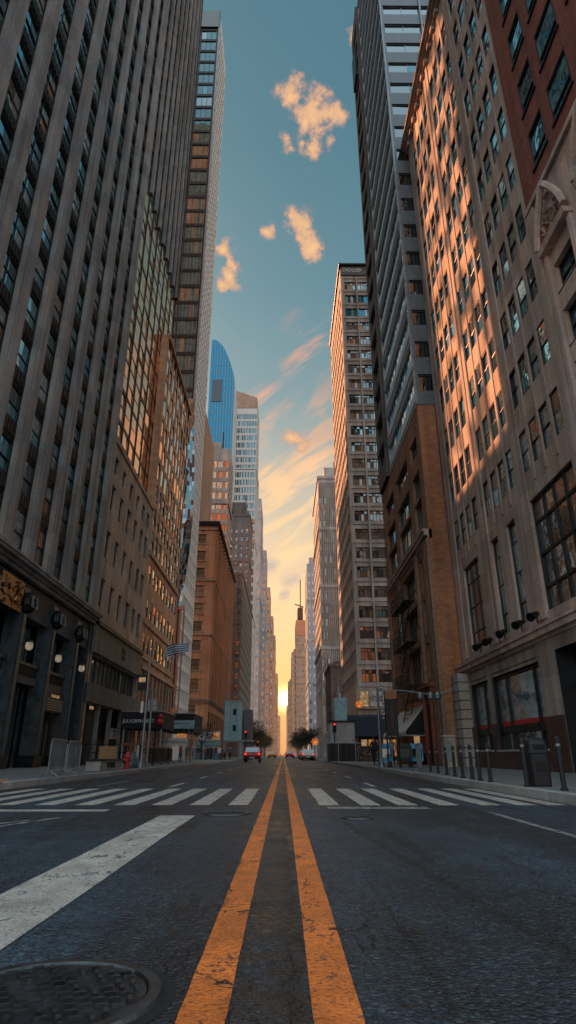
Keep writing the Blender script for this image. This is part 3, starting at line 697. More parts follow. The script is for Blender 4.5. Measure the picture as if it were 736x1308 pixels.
# ---- low pale stone building with the ribbon window and fascia lettering
B = thing('stone_building', 'low pale stone building with small dark windows and a lettered grey fascia', 'building', (-13.8, 49.5, 0))
fB = Fr('L', -13.4); mb = MB(); ops = []
sB = spec('smallsash', cols=1, rows=(.5, .5), fr=.06, mu=.05, dep=.08, panes=(('g_dark', 5), ('g_teal', 1), ('g_curtain', 1.6), ('g_amber', .6)), sill=(.16, 'pale_stone'), split=True, nvar=8)
for c in (43.6, 46.1, 48.6, 51.1, 53.5, 55.5):
    for z in (10.75, 14.5, 18.3, 21.4):
        h = 2.15 if z < 20 else 1.5
        ops.append((c - .55, c + .55, z, z + h)); win(B, fB, c - .53, c + .53, z + .02, z + h - .02, -.3, sB)
ops += [(43.0, 56.9, 5.45, 7.4, .5), (43.0, 56.9, .15, 4.15, 1.6)]
wall(mb, fB, 42.6, 57.2, 0, 23.9, ops, .32, 'pale_stone')
mb.poly([(-13.4, 57.2, 0), (-14.19, 57.2, 0), (-14.19, 57.2, 23.9), (-13.4, 57.2, 23.9)], 'pale_stone', (0, 1, 0))
mb.poly([(-13.4, 42.6, 10), (-14.19, 42.6, 10), (-14.19, 42.6, 23.9), (-13.4, 42.6, 23.9)], 'pale_stone', (0, -1, 0))
fbox(mb, fB, 42.6, 57.2, -.8, .14, 23.9, 24.25, 'pale_stone')
obj('wall', mb, B)
f = MB(); fbox(f, fB, 42.62, 57.1, .003, .25, 7.45, 9.35, 'fascia'); fbox(f, fB, 42.62, 57.2, .004, .42, 9.352, 9.5, 'bronze'); fbox(f, fB, 42.62, 57.2, .004, .32, 9.6, 9.72, 'bronze'); obj('fascia', f, B)
f = MB(); fbox(f, fB, 42.62, 57.1, .003, .2, 4.15, 5.43, 'fascia_low'); obj('lower_fascia', f, B)
tx = text('fascia_lettering', 'STER\nCINE', .62, 'bronze', fB.P(50.4, .262, 8.4), (math.pi / 2, 0, math.pi / 2), B, .03)
sR = spec('ribbon', cols=6, rows=(1.,), fr=.06, mu=.09, dep=.12, panes=(('g_dark', 6), ('g_grey', 1)), nvar=2)
win(B, fB, 43.02, 49.9, 5.47, 7.38, -.45, sR); win(B, fB, 49.95, 56.88, 5.47, 7.38, -.45, sR)
for y in (46.3, 49.6, 52.9, 56.):
    c = MB(); fbox(c, fB, y - .14, y + .14, -.3, -.02, .15, 4.15, 'grey_metal'); obj('shopfront_column', c, B)
s = MB()
for i in range(8): fbox(s, fB, 43.1 + i * 1.72, 44.7 + i * 1.72, -1.5, -1.45, .9, 3.6, 'g_dark')
fbox(s, fB, 43.05, 56.8, -1.5, -1.3, .15, .85, 'dark_metal'); obj('shop_glazing', s, B)
for a, b, z0, z1, k in ((48.2, 51.2, 1.9, 2.7, 'shop_glow'), (51.6, 52.6, 1.2, 2.3, 'shop_glow'), (46.6, 47.2, 1.0, 2.6, 'shop_glow')):
    l = MB(); fbox(l, fB, a, b, -1.4, -1.36, z0, z1, k); obj('lit_interior', l, B)
sg = MB(); fbox(sg, fB, 50.3, 52.6, -.2, -.14, 1.95, 2.75, 'white_frame'); o = obj('hanging_sign', sg, B); text('sign_lettering', 'OPEN\nCAFE', .36, 'dark_metal', fB.P(51.45, -.135, 2.35), (math.pi / 2, 0, math.pi / 2), o, .004)
text('sign_lettering', 'BISTRO', .3, 'shop_glow2', fB.P(44.6, -.1, 3.85), (math.pi / 2, 0, math.pi / 2), B, .01)

# ---- warm brown building with banded windows and diamond glinting upper floors
Cb = thing('brown_office_building', 'warm brown office building with close window rows, next to the pale stone one', 'building', (-13.8, 65.6, 0))
fC = Fr('L', -13.4); mb = MB(); ops = []
sC = spec('brownsash', cols=1, rows=(.5, .5), fr=.06, mu=.05, dep=.08, panes=(('g_dark', 4), ('g_curtain', 1.3), ('g_amber', 1.0)), nvar=8, tilt=.03)
sC2 = spec('browntop', cols=1, rows=(1.,), fr=.05, mu=.05, dep=.06, panes=(('g_pale', 2.6), ('g_gold2', 3.2), ('g_gold', 1), ('g_dark', 1.2)), nvar=8, tilt=.05)
for j in range(9):
    c = 58.35 + j * 1.86
    for i, z in enumerate([9.9, 13.2, 16.6] + [20. + 2.62 * q for q in range(10)]):
        h = 1.9 if z < 19 else 2.0
        ops.append((c - .6, c + .6, z, z + h, .1)); win(Cb, fC, c - .58, c + .58, z + .02, z + h - .02, -.09, sC if z < 27 else sC2)
    ops.append((c - .72, c + .72, 4.6, 7.6, .5)); win(Cb, fC, c - .7, c + .7, 4.62, 7.58, -.42, sC)
wall(mb, fC, 57.2, 74.3, 0, 46, ops, .26, 'copper_stone')
shell(mb, -22, -13.4, 62.7, 74.3, 0, 46, 'copper_stone', 'ES'); mb.poly([(-14.19, 57.2, 46), (-13.4, 57.2, 46), (-13.4, 62.7, 46), (-14.19, 62.7, 46)], 'roof', (0, 0, 1)); mb.poly([(-14.19, 57.2, 23), (-13.4, 57.2, 23), (-13.4, 57.2, 46), (-14.19, 57.2, 46)], 'copper_stone', (0, -1, 0))
obj('wall', mb, Cb)
for z, p_ in ((8.2, .35), (9.2, .22), (12.4, .2), (19.2, .24), (45.4, .3)):
    cm = MB(); fbox(cm, fC, 57.2, 74.3, .003, p_, z, z + .32, 'copper_stone'); fbox(cm, fC, 57.2, 74.3, .003, p_ * .6, z + .32, z + .42, 'bronze'); obj('string_course', cm, Cb)
for j in range(10):
    p = MB(); c = 57.42 + j * 1.86; fbox(p, fC, c - .2, c + .2, .003, .2, .15, 8.2, 'tan_brick'); obj('pilaster', p, Cb)

# ---- tall glass tower with the lattice side
Dg = thing('glass_tower', 'very tall slender tower with a teal banded glass front and a white lattice flank', 'skyscraper', (-20, 91, 0))
fD = Fr('F', 84.); fDs = Fr('L', -14.6); mb = MB(); ops = []
sD = spec('dpane', cols=3, rows=(1.,), fr=.05, mu=.07, dep=.1, fm='dark_frame', panes=(('g_dfront', 6), ('g_dteal', 2), ('g_dark', .6)), nvar=6, tilt=.01)
sD2 = spec('dpane2', cols=5, rows=(1.,), fr=.06, mu=.08, dep=.1, fm='grey_metal', panes=(('g_curtain', .6), ('g_dfront', 6), ('g_dark', 1), ('g_lit2', .1)), nvar=6, tilt=.02)
z = 6.; i = 0
while z < 150:
    for a, b in ((-22.2, -18.6), (-18.4, -15.1)):
        ops.append((a, b, z, z + 2.95)); win(Dg, fD, a + .02, b - .02, z + .02, z + 2.93, -.2, sD if (z > 96 or z < 40) else sD2)
    z += 3.6
wall(mb, fD, -22.4, -14.6, 0, 156, ops, .22, 'bronze')
lat = []; row = 0; z = 24.
while z < 153:
    for j in range(9):
        u = 84.45 + j * 1.4 + (.7 if row % 2 else 0)
        if u < 96.: lat.append((u, u + .92, z, z + 1.65))
    z += 2.05; row += 1
for j in range(7):
    z = 5.
    while z < 23: lat.append((84.6 + j * 1.7, 85.9 + j * 1.7, z, z + 1.9)); z += 2.6
wall(mb, fDs, 84, 97, 0, 156, lat, .6, 'lattice_white', 'lattice_white', backing='g_dark')
shell(mb, -22.4, -14.6, 84, 97, 0, 156, 'grey_masonry', 'ES')
obj('wall', mb, Dg)
e = MB(); e.box(-14.75, -14.45, 83.85, 84.15, 0, 156, 'grey_metal'); obj('corner_trim', e, Dg)
cr = MB()
for j in range(12): cr.box(-21.1 + j * .59, -21. + j * .59, 83.78, 83.96, 150.5, 156, 'dark_frame')
cr.box(-22.4, -14.77, 83.7, 83.77, 150.3, 156, 'slate_panel'); obj('crown_screen', cr, Dg)
an = MB(); rg = random.Random(21); y = 73.6  # unseen slats, added beside the tower only to dapple the sunlight
while y < 83.4:
    w_ = min(rg.uniform(.65, 1.15), 83.9 - y); z = 30. + rg.uniform(-3, 3)
    while z < 104:
        a = rg.uniform(1.8, 5.2); an.box(-22.63, -22.57, y, y + w_, z, z + a, 'shed_grey'); z += a + rg.uniform(1.3, 3.6) * (1.5 if z < 68 else 1.)
    y += w_ + rg.uniform(.32, .7)
for q in range(9): an.box(-22.7, -22.64, 73.6, 83.9, 30 + q * 9., 30.25 + q * 9., 'grey_metal')
obj('service_frame', an, Dg)
# its lower podium: a crumpled glass curtain
pz = MB(); nz, nu = 44, 12
def podium(i, j):
    t = j / nz; z = 20 + 34 * t; u = i / nu
    bul = 1.1 * math.sin(math.pi * min(1, t * 1.05)) * (1 - .5 * t)
    return (-18. + 3.6 * u + bul * u, 83.5 - .8 * math.sin(u * 3.1) * (1 - t) - .15, z)
for j in range(nz):
    for i in range(nu): pz.poly([podium(i, j), podium(i + 1, j), podium(i + 1, j + 1), podium(i, j + 1)], rnd.choice(('g_grey', 'g_dteal', 'g_curtain', 'g_dark', 'grey_masonry')), (0, -1, 0))
obj('podium_curtain', pz, Dg)
pf = MB()
for i in range(9): pf.box(-18 + i * .5, -17.82 + i * .5, 83.3, 83.62, 6.5, 19.6, 'tan_brick')
pf.box(-18, -13.9, 83.28, 83.66, 19.6, 20.2, 'tan_brick'); pf.box(-18, -13.9, 83.28, 83.66, 5.9, 6.5, 'tan_brick'); obj('podium_fin_screen', pf, Dg)

# ---- orange brick corner building
E_ = thing('orange_brick_building', 'orange brick corner building with a dark cornice, lit warm on its narrow front', 'building', (-20, 134, 0))
fE = Fr('F', 112.); fEs = Fr('L', -13.4); mb = MB(); ops = []; ops2 = []
sE = spec('esash', cols=2, rows=(.5, .5), fr=.07, mu=.09, dep=.1, panes=(('g_dark', 5), ('g_curtain', 1)), nvar=6)
sEs = spec('eside', cols=1, rows=(.5, .5), fr=.07, mu=.06, dep=.08, panes=(('g_dark', 3), ('g_amber', 1.5), ('g_curtain', 1)), nvar=6)
for i in range(9):
    z = 11.6 + i * 3.45
    for a, b in ((-18.6, -15.3),): ops.append((a, b, z, z + 1.9)); win(E_, fE, a + .02, b - .02, z + .02, z + 1.88, -.25, sE)
    for j in range(16):
        u = 113.2 + j * 2.65; ops2.append((u, u + 1.5, z, z + 2.3)); win(E_, fEs, u + .02, u + 1.48, z + .02, z + 2.28, -.25, sEs)
for z, h in ((.6, 2.6), (4.4, 1.6), (7.3, 1.7)):
    ops.append((-18.6, -15.6, z, z + h)); win(E_, fE, -18.58, -15.62, z + .02, z + h - .02, -.25, sE)
for j in range(12):
    u = 113. + j * 3.55; ops2.append((u, u + 2.5, 1., 8.)); win(E_, fEs, u + .03, u + 2.47, 1.03, 7.97, -.25, spec('eshop', cols=2, rows=(.3, .35, .35), panes=(('g_dark', 3), ('g_amber', 1), ('g_grey', 1)), nvar=4))
wall(mb, fE, -26, -13.4, 0, 44, ops, .27, 'orange_brick'); wall(mb, fEs, 112, 156, 0, 44, ops2, .27, 'orange_brick')
shell(mb, -26, -13.4, 112, 156, 0, 44, 'orange_brick', 'ES'); obj('wall', mb, E_)
for z, p_, k in ((9.3, .55, 'tan_brick'), (42.8, .8, 'bronze')):
    cm = MB()
    for q, (h, pp) in enumerate(((.25, p_ * .4), (.3, p_ * .75), (.3, p_))):
        zz = z + .27 * q; cm.box(-26, -13.4 + pp, 112 - pp, 156, zz, zz + .268, k)
    obj('cornice', cm, E_)
for j in range(17):
    p = MB(); u = 112.55 + j * 2.65; fbox(p, fEs, u - .3, u + .3, .003, .3, 10.3, 42.8, 'orange_brick'); obj('pier', p, E_)
for i in range(9):
    z = 11.6 + i * 3.45
    sc = MB(); sc.box(-18.8, -15.1, 111.78, 111.997, z - .22, z - .003, 'tan_brick'); obj('sill', sc, E_)
    sc = MB(); sc.box(-18.8, -15.1, 111.85, 111.997, z + 1.903, z + 2.15, 'orange_brick'); obj('lintel', sc, E_)
    if i % 3 == 2: cm = MB(); cm.box(-26, -13.1, 111.7, 156, z + 2.75, z + 3.05, 'tan_brick'); obj('string_course', cm, E_)
lp = MB(); lp.box(-15.9, -15.1, 111.2, 111.7, 6.1, 6.9, 'green_glow'); obj('clock_lamp', lp, E_, label='glowing yellow green lamp')
ph = MB(); shell(ph, -26, -19.5, 118, 150, 44, 80, 'tan_brick'); shell(ph, -25, -20, 122, 133, 80, 90, 'tan_brick'); obj('setback_tower', ph, E_)  # mostly hidden block, added to keep sun off the sign-topped tower's flank

# ---- generic tower for the farther parts of the street
def tower(name, label, cat, x0, x1, y0, y1, H, side, wk, sp_s, sp_f, nu, st, z0=4., fw_=.62, fh=.62, front=True, nf=4, street=True, group=None, parap=None):
    t = thing(name, label, cat, ((x0 + x1) / 2, (y0 + y1) / 2, 0), group)
    mb = MB(); xs = x1 if side == 'L' else x0
    fs, ff = Fr(side, xs), Fr('F', y0); o1, o2 = [], []
    nz = int((H - z0 - 1.) / st)
    if street:
        L = (y1 - y0) / nu
        for j in range(nu):
            for i in range(nz):
                a = y0 + (j + .5) * L - L * fw_ / 2; b = a + L * fw_; z = z0 + i * st
                o1.append((a, b, z, z + st * fh)); win(t, fs, a + .02, b - .02, z + .02, z + st * fh - .02, -.22, sp_s)
    if front:
        L = (x1 - x0) / nf
        for j in range(nf):
            for i in range(nz):
                a = x0 + (j + .5) * L - L * fw_ / 2; b = a + L * fw_; z = z0 + i * st
                o2.append((a, b, z, z + st * fh)); win(t, ff, a + .02, b - .02, z + .02, z + st * fh - .02, -.22, sp_f)
    wall(mb, fs, y0, y1, 0, H, o1, .24, wk); wall(mb, ff, x0, x1, 0, H, o2, .24, wk)
    shell(mb, x0, x1, y0, y1, 0, H, wk, 'S' + ('E' if side == 'L' else 'W')); obj('wall', mb, t)
    rgp = random.Random(name); hp = H + (parap or 0) + .006
    pl_ = MB(); xa = x0 + (x1 - x0) * rgp.uniform(.1, .35); pl_.box(xa, xa + (x1 - x0) * .4, y0 + 1.5, y0 + (y1 - y0) * .5, hp, hp + H * rgp.uniform(.03, .06), wk); obj('roof_plant', pl_, t)
    if H > 60:
        ms_ = MB(); xm = x0 + (x1 - x0) * rgp.uniform(.55, .8); ms_.tube((xm, y0 + 3, hp), (xm, y0 + 3, hp + H * rgp.uniform(.05, .11)), .22, 'dark_metal', 5); obj('mast', ms_, t)
        sb_ = MB(); xs_ = x1 + .004 if side == 'L' else x0 - .004
        for q_ in range(3):
            zz = H * (.35 + .22 * q_); sb_.box(x0 - .25, x1 + .25, y0 - .35, y0 - .245, zz, zz + .7, wk)
            sb_.box(min(xs_, xs_ + (.35 if side == 'L' else -.35)), max(xs_, xs_ + (.35 if side == 'L' else -.35)), y0, y1, zz, zz + .7, wk)
        o_ = obj('floor_ledge', sb_, t); o_['kind'] = 'stuff'
    if parap:
        c = MB(); c.box(x0 - .3, x1 + .3, y0 - .3, y1 + .3, H + .004, H + parap, wk); obj('parapet', c, t)
    return t
sF = spec('fs', cols=1, rows=(.5, .5), fr=.08, mu=.08, dep=.1, panes=(('g_dark', 4), ('g_curtain', 1), ('g_amber', .7)), nvar=5, tilt=.03)
sFg = spec('fg', cols=2, rows=(1.,), fr=.1, mu=.14, dep=.1, fm='white_frame', panes=(('g_dteal', 4), ('g_grey', 2), ('g_dark', 1)), nvar=5, tilt=.02)
sFb = spec('fb', cols=2, rows=(1.,), fr=.05, mu=.08, dep=.06, fm='dark_frame', panes=(('g_blue', 1),), nvar=3, tilt=.004)
sFo = spec('fo', cols=2, rows=(1.,), fr=.08, mu=.1, dep=.1, fm='white_frame', panes=(('g_gold', 3), ('g_amber', 2), ('g_curtain', 1)), nvar=5, tilt=.03)
Ft = tower('grey_masonry_building', 'dark grey masonry block with rows of small windows, standing past the orange brick building', 'building', -26, -13.4, 190, 256, 55, 'L', 'grey_masonry', sF, sF, 18, 3.3, 9, .55, .58, nf=6, parap=.9)
F2 = tower('stepped_grey_tower', 'taller soot grey stepped tower rising behind the grey masonry block', 'tower', -25.5, -15.8, 262, 285, 104, 'L', 'grey_masonry', sF, sF, 6, 4., 20, .45, .5, nf=4, parap=1.)
up = MB(); shell(up, -24.5, -18, 264, 280, 104, 112, 'grey_masonry'); obj('setback', up, F2)
Gg = tower('gold_glass_block', 'mid height brown block with gold mirroring windows in front of the blue tower', 'office building', -25., -17.4, 172, 186, 92, 'L', 'concrete', sFo, sFo, 4, 3.6, 6, .84, .66, nf=4)
# curved blue glass tower
Gb = thing('blue_glass_tower', 'bright blue mirrored glass tower with a curved sloping roof', 'skyscraper', (-31, 270, 0))
mb = MB(); nx = 14
def topz(t): return 203 - 24 * t ** 2.3
for i in range(nx):
    xa, xb = -38 + 12.6 * i / nx, -38 + 12.6 * (i + 1) / nx; za, zb = topz(i / nx), topz((i + 1) / nx)
    mb.poly([(xa, 260, 0), (xb, 260, 0), (xb, 260, zb), (xa, 260, za)], 'g_blue', (0, -1, 0))
    mb.poly([(xa, 260, za), (xb, 260, zb), (xb, 284, zb), (xa, 284, za)], 'steel_panel', (0, 0, 1))
mb.poly([(-25.4, 260, 0), (-25.4, 284, 0), (-25.4, 284, topz(1)), (-25.4, 260, topz(1))], 'steel_panel', (1, 0, 0))
mb.poly([(-38, 260, 0), (-38, 284, 0), (-38, 284, 203), (-38, 260, 203)], 'steel_panel', (-1, 0, 0))
obj('wall', mb, Gb)
for q in range(30):
    z = 58 + q * 4.6; b = MB(); xm = -25.4
    if z > 179: xm = -38 + 12.6 * max(0., (203 - z) / 24) ** (1 / 2.3)
    b.box(-38, xm, 259.9, 259.99, z, z + .22, 'g_dark'); obj('floor_band', b, Gb)
for q in range(9):
    b = MB(); b.box(-37.4 + q * 1.4, -37.32 + q * 1.4, 259.85, 259.88, 40, topz((q * 1.4 + .7) / 12.6) - .3, 'steel_panel'); obj('mullion', b, Gb)
v = MB(); v.box(-36.5, -31.5, 259.7, 259.97, 165, 178, 'bluegrey_panel'); obj('plant_screen', v, Gb)
Hh = tower('grid_glass_tower', 'pale gridded glass tower with a peach coloured sloping top beside the blue tower', 'skyscraper', -29.2, -15.6, 300, 330, 186, 'L', 'lattice_white', sFg, sFg, 8, 4.6, 4, .86, .70, nf=9)
tp = MB(); tp.hexa([(-29.2, 299.8, 186.01), (-15.6, 299.8, 186.01), (-15.6, 330, 186.01), (-29.2, 330, 186.01), (-29.2, 299.8, 198), (-15.6, 299.8, 193), (-15.6, 330, 193), (-29.2, 330, 198)], 'far_pink'); obj('sloping_crown', tp, Hh)
for z in (104., 109., 115.):
    s = MB(); s.box(-29.3, -15.4, 299.5, 299.75, z, z + 1.9, 'far_pink'); obj('light_band', s, Hh)
sFar = spec('far', cols=1, rows=(1.,), fr=.1, mu=.1, dep=.1, fm='white_frame', panes=(('g_grey', 3), ('g_pale', 1), ('g_dark', 1)), nvar=3)
def slab(name, label, x0, x1, y0, y1, H, side, wk, nu, st, nf, group=None):
    return tower(name, label, 'tower', x0, x1, y0, y1, H, side, wk, sFar, sFar, nu, st, 6, .5, .5, True, nf, True, group)
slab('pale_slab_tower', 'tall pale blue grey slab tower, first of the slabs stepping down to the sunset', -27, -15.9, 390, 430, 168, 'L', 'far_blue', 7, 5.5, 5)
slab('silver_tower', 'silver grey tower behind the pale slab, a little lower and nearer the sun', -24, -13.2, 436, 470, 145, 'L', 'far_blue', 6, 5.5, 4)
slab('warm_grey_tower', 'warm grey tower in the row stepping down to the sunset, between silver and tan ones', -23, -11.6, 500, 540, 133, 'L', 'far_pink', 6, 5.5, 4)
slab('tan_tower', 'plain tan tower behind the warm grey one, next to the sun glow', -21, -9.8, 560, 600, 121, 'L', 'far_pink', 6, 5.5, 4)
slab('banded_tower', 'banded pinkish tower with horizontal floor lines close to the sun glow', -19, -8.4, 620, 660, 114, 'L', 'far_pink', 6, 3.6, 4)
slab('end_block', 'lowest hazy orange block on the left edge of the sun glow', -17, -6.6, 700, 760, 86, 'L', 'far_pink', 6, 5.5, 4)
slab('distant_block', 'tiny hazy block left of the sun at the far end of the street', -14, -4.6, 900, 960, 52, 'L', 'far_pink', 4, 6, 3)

# ================================================================= RIGHT SIDE
# ---- red brick corner building
R1 = thing('red_brick_building', 'dark red brick building with big teal reflecting windows above a carved pale stone base', 'building', (14, 14, 0))
f1 = Fr('R', 10.75); mb = MB(); ops = []; lo = []
s1 = spec('bigsash', cols=1, rows=(.3, .7), fr=.07, mu=.07, dep=.1, panes=(('g_teal', 6), ('g_dark', .8)), sill=(.2, 'dark_metal'), split=True, nvar=5, tilt=.02)
s1b = spec('carvedsash', cols=2, rows=(.5, .5), fr=.07, mu=.07, dep=.1, panes=(('g_dark', 5), ('g_teal', 1)), sill=(.3, 'beige_stone'), split=True, nvar=4)
for i in range(9):
    z = 24.1 + 3.35 * i
    for a, b in ((17.15, 18.5), (14.8, 16.5), (12.4, 14.0), (10.0, 11.5)):
        if a == 12.4 and i == 0: continue
        ops.append((a, b, z, z + 2.1)); win(R1, f1, a + .02, b - .02, z + .02, z + 2.08, -.12, s1)
for z, h in ((17.6, 1.3), (15.1, 1.6), (12.6, 1.7), (9.3, 2.2), (6., 2.4)):
    for a, b in ((16.9, 18.6), (13.6, 15.3), (10.3, 12.)):
        lo.append((a, b, z, z + h)); win(R1, f1, a + .02, b - .02, z + .02, z + h - .02, -.3, s1b)
wall(mb, f1, 8, 19.8, 22.9, 62, ops, .14, 'red_brick'); wall(mb, f1, 8, 19.8, 0, 22.9, lo, .34, 'beige_stone')
shell(mb, 10.75, 30, 8, 19.8, 0, 62, 'red_brick', 'W'); obj('wall', mb, R1)
ms = MB(); fbox(ms, f1, 8, 19.8, .003, .16, 22.75, 23.0, 'beige_stone'); fbox(ms, f1, 19.1, 19.75, .003, .12, 1, 22.7, 'beige_stone'); obj('string_course', ms, R1)
for c in (17.75, 14.45):   # carved broken pediment over the window bay
    pd_ = MB(); rg = random.Random(2)
    pd_.hexa([f1.P(*q) for q in ((c - 1.2, .0, 19.6), (c + 1.2, .0, 19.6), (c + 1.2, .35, 19.6), (c - 1.2, .35, 19.6), (c - 1.2, .0, 19.85), (c + 1.2, .0, 19.85), (c + 1.2, .42, 19.85), (c - 1.2, .42, 19.85))], 'beige_stone')
    for s_ in (-1, 1):
        pts = [f1.P(c + s_ * (1.2 - 1.1 * t), .3, 20.0 + 2.3 * t ** .7) for t in [q / 7 for q in range(8)]]; pd_.path(pts, .14, 'beige_stone', 6)
        for t in range(6):
            a0 = t * 1.05; pd_.tube(f1.P(c + s_ * (.35 + .1 * t), .25, 20.1 + .14 * t), f1.P(c + s_ * (.35 + .1 * t + .28 * math.cos(a0)), .32, 20.25 + .14 * t + .28 * math.sin(a0)), .07, 'tan_brick', 5)
    for q in range(34):
        u, z = rg.uniform(-.9, .9), rg.uniform(19.9, 21.9)
        if abs(u) > 1.1 - (z - 19.9) * .45: continue
        pd_.lathe(f1.P(c + u, .16, z), [(.03, 0), (rg.uniform(.07, .14), .08), (.03, .2)], 'tan_brick', 6)
    obj('carved_pediment', pd_, R1)
    jm = MB()
    for s_ in (-1, 1): fbox(jm, f1, c + s_ * 1.05 - .12, c + s_ * 1.05 + .12, .003, .18, 6, 19.58, 'beige_stone')
    obj('window_surround', jm, R1)

# ---- beige office building with groups of windows and sun patches
R2 = thing('beige_office_building', 'beige stone office building with grouped teal windows, vertical ribs and orange sunlight patches', 'building', (14, 29, 0))
f2 = Fr('R', 11.2); f2o = Fr('R', 11.); mb = MB(); ops = []
P2 = (('g_teal', 3), ('g_dark', 2.6), ('g_pale', 1.2), ('g_grey', 1.), ('g_curtain', 1.2))
P2u = (('g_teal', 6), ('g_dark', 1), ('g_pale', 1.), ('g_grey', 1.2), ('g_curtain', .4))
s2 = spec('ribwin', cols=1, rows=(.5, .5), fr=.05, mu=.04, dep=.07, panes=P2, split=True, nvar=12, tilt=.025)
s2u = spec('ribwinu', cols=1, rows=(.5, .5), fr=.05, mu=.04, dep=.07, panes=P2u, split=True, nvar=12, tilt=.025)
s2t = spec('tallwin', cols=1, rows=(.2, .3, .3, .2), fr=.05, mu=.06, dep=.08, panes=(('g_dark', 5), ('g_curtain', 1.), ('g_teal', .7)), split=True, nvar=6, tilt=.02)
BAYS = [[21.3, 22.5, 23.7, 24.9], [26.75, 28.0, 29.25, 30.5], [32.7, 34.0, 35.3, 36.6]]
rg = random.Random(11)
for bay in BAYS:
    for u in bay:
        for i in range(11):
            zc = 13.9 + 3.42 * i; zt = zc + 1.02; zb = zc - .98
            ops.append((u - .49, u + .49, zb, zt)); win(R2, f2, u - .48, u + .48, zb + .01, zt - .01, -.11, s2u if i > 4 else s2)
for u in [27.85, 30.3]: ops.append((u - .6, u + .6, 6.45, 11.5)); win(R2, f2, u - .59, u + .59, 6.46, 11.49, -.22, s2t)
ops.append((20.95, 25.3, 6.45, 11.5)); win(R2, f2, 20.97, 25.28, 6.46, 11.49, -.22, spec('tall4', cols=4, rows=(.2, .3, .3, .2), fr=.06, mu=.12, dep=.12, panes=s2t['panes'], split=True, nvar=2, tilt=.02))
ops.append((33.2, 36.2, 6.45, 11.5)); win(R2, f2, 33.22, 36.18, 6.46, 11.49, -.22, spec('tall3', cols=3, rows=(.2, .3, .3, .2), fr=.05, mu=.05, dep=.08, panes=s2t['panes'], split=True, nvar=2))
ops = [o if o[3] - o[2] < 4 else o + (.24,) for o in ops]
wall(mb, f2, 19.8, 38.5, 6.0, 51.6, ops, .13, 'beige_stone')
sh = [(20.2, 24.7, .15, 4.75, .9), (26.5, 32.7, .95, 4.55, .35), (33.5, 36.5, .95, 4.55, .35)]
wall(mb, f2o, 19.8, 38.5, 0, 6.0, sh, .3, 'pale_stone', 'dark_frame')
mb.poly([(11., 19.8, 6.), (11.2, 19.8, 6.), (11.2, 38.5, 6.), (11., 38.5, 6.)], 'beige_stone', (0, 0, 1))
shell(mb, 11.2, 30, 19.8, 38.5, 0, 51.6, 'beige_stone', 'WS'); obj('wall', mb, R2)
for u in [20.45, 25.5, 26.05, 31.2, 31.85, 37.5]:
    p = MB(); w_ = .33 if u not in (20.45, 37.5) else .55
    fbox(p, f2, u - w_ / 1.4, u + w_ / 1.4, .003, .07, 6.2, 51.6, 'beige_stone'); obj('pilaster', p, R2)
for bay in BAYS:
    for a, b in zip(bay, bay[1:]):
        u = (a + b) / 2; p = MB(); fbox(p, f2, u - .12, u + .10, .003, .04, 12.2, 51.4, 'beige_stone'); fbox(p, f2, u + .12, u + .155, -.02, .006, 12.2, 51.4, 'dark_frame'); obj('rib', p, R2)
cm = MB(); cornice(cm, f2, 19.8, 38.9, 51.6, ((.3, .2), (.25, .42), (.3, .62), (.2, .5)), 'beige_stone')
for j in range(16): fbox(cm, f2, 20.2 + j * 1.15, 20.6 + j * 1.15,   .003, .3, 51.2, 51.598, 'beige_stone')
obj('cornice', cm, R2)
lg = MB(); cornice(lg, f2o, 19.8, 38.45, 5.3, ((.14, .06), (.26, .26), (.12, .34)), 'beige_stone'); obj('ledge', lg, R2)
wn = MB()
for a, b in ((24.75, 26.45), (32.75, 33.45), (36.55, 36.9)): fbox(wn, f2o, a, b, .003, .1, .15, 2.25, 'granite')
fbox(wn, f2o, 26.45, 32.75, .003, .1, .15, .93, 'granite'); fbox(wn, f2o, 33.45, 36.55, .003, .1, .15, .93, 'granite'); fbox(wn, f2o, 26.3, 36.7, .10, .2, .15, .4, 'granite'); obj('granite_wainscot', wn, R2)
for a, b in ((26.45, 32.75), (33.45, 36.55)):
    s = MB(); fbox(s, f2o, a, b, .104, .18, .934, 1.02, 'white_frame'); obj('sill', s, R2)
    pn_ = MB(); fbox(pn_, f2o, a + .15, b - .15, .003, .035, 4.72, 4.77, 'fascia'); fbox(pn_, f2o, a + .15, b - .15, .003, .035, 5.2, 5.25, 'fascia'); obj('lintel_panel', pn_, R2)
for cuts in ((26.55, 27.55, 31.1, 32.65), (33.55, 34.7, 36.45)):
    for a, b in zip(cuts, cuts[1:]):
        fr_ = MB(); fbox(fr_, f2o, a, a + .09, -.3, -.15, 1., 4.5, 'dark_frame'); fbox(fr_, f2o, b - .09, b, -.3, -.15, 1., 4.5, 'dark_frame'); fbox(fr_, f2o, a + .09, b - .09, -.3, -.15, 4.4, 4.5, 'dark_frame'); fbox(fr_, f2o, a + .09, b - .09, -.3, -.12, 1.78, 2.12, 'dark_frame')
        sw = obj('shop_window', fr_, R2)
        g = MB(); fbox(g, f2o, a + .1, b - .1, -.27, -.25, 2.34, 4.39, 'g_shop'); fbox(g, f2o, a + .1, b - .1, -.27, -.26, 1.02, 1.76, 'g_dark'); obj('pane', g, sw)
        r_ = MB(); fbox(r_, f2o, a + .1, b - .1, -.27, -.235, 2.125, 2.335, 'sign_red'); obj('red_stripe', r_, sw)
rb = MB()
for i in range(10):
    z = .15 + i * .52; off = .45 if i % 2 else 0
    for a, b in ((36.95, 37.75 - off * .5), (37.79 - off * .5, 38.6)): fbox(rb, f2o, a, b, .003, .62, z, z + .47, 'rust_block')
fbox(rb, f2o, 36.97, 38.6, .002, .56, .15, 5.3, 'void'); obj('rusticated_quoin', rb, R2)
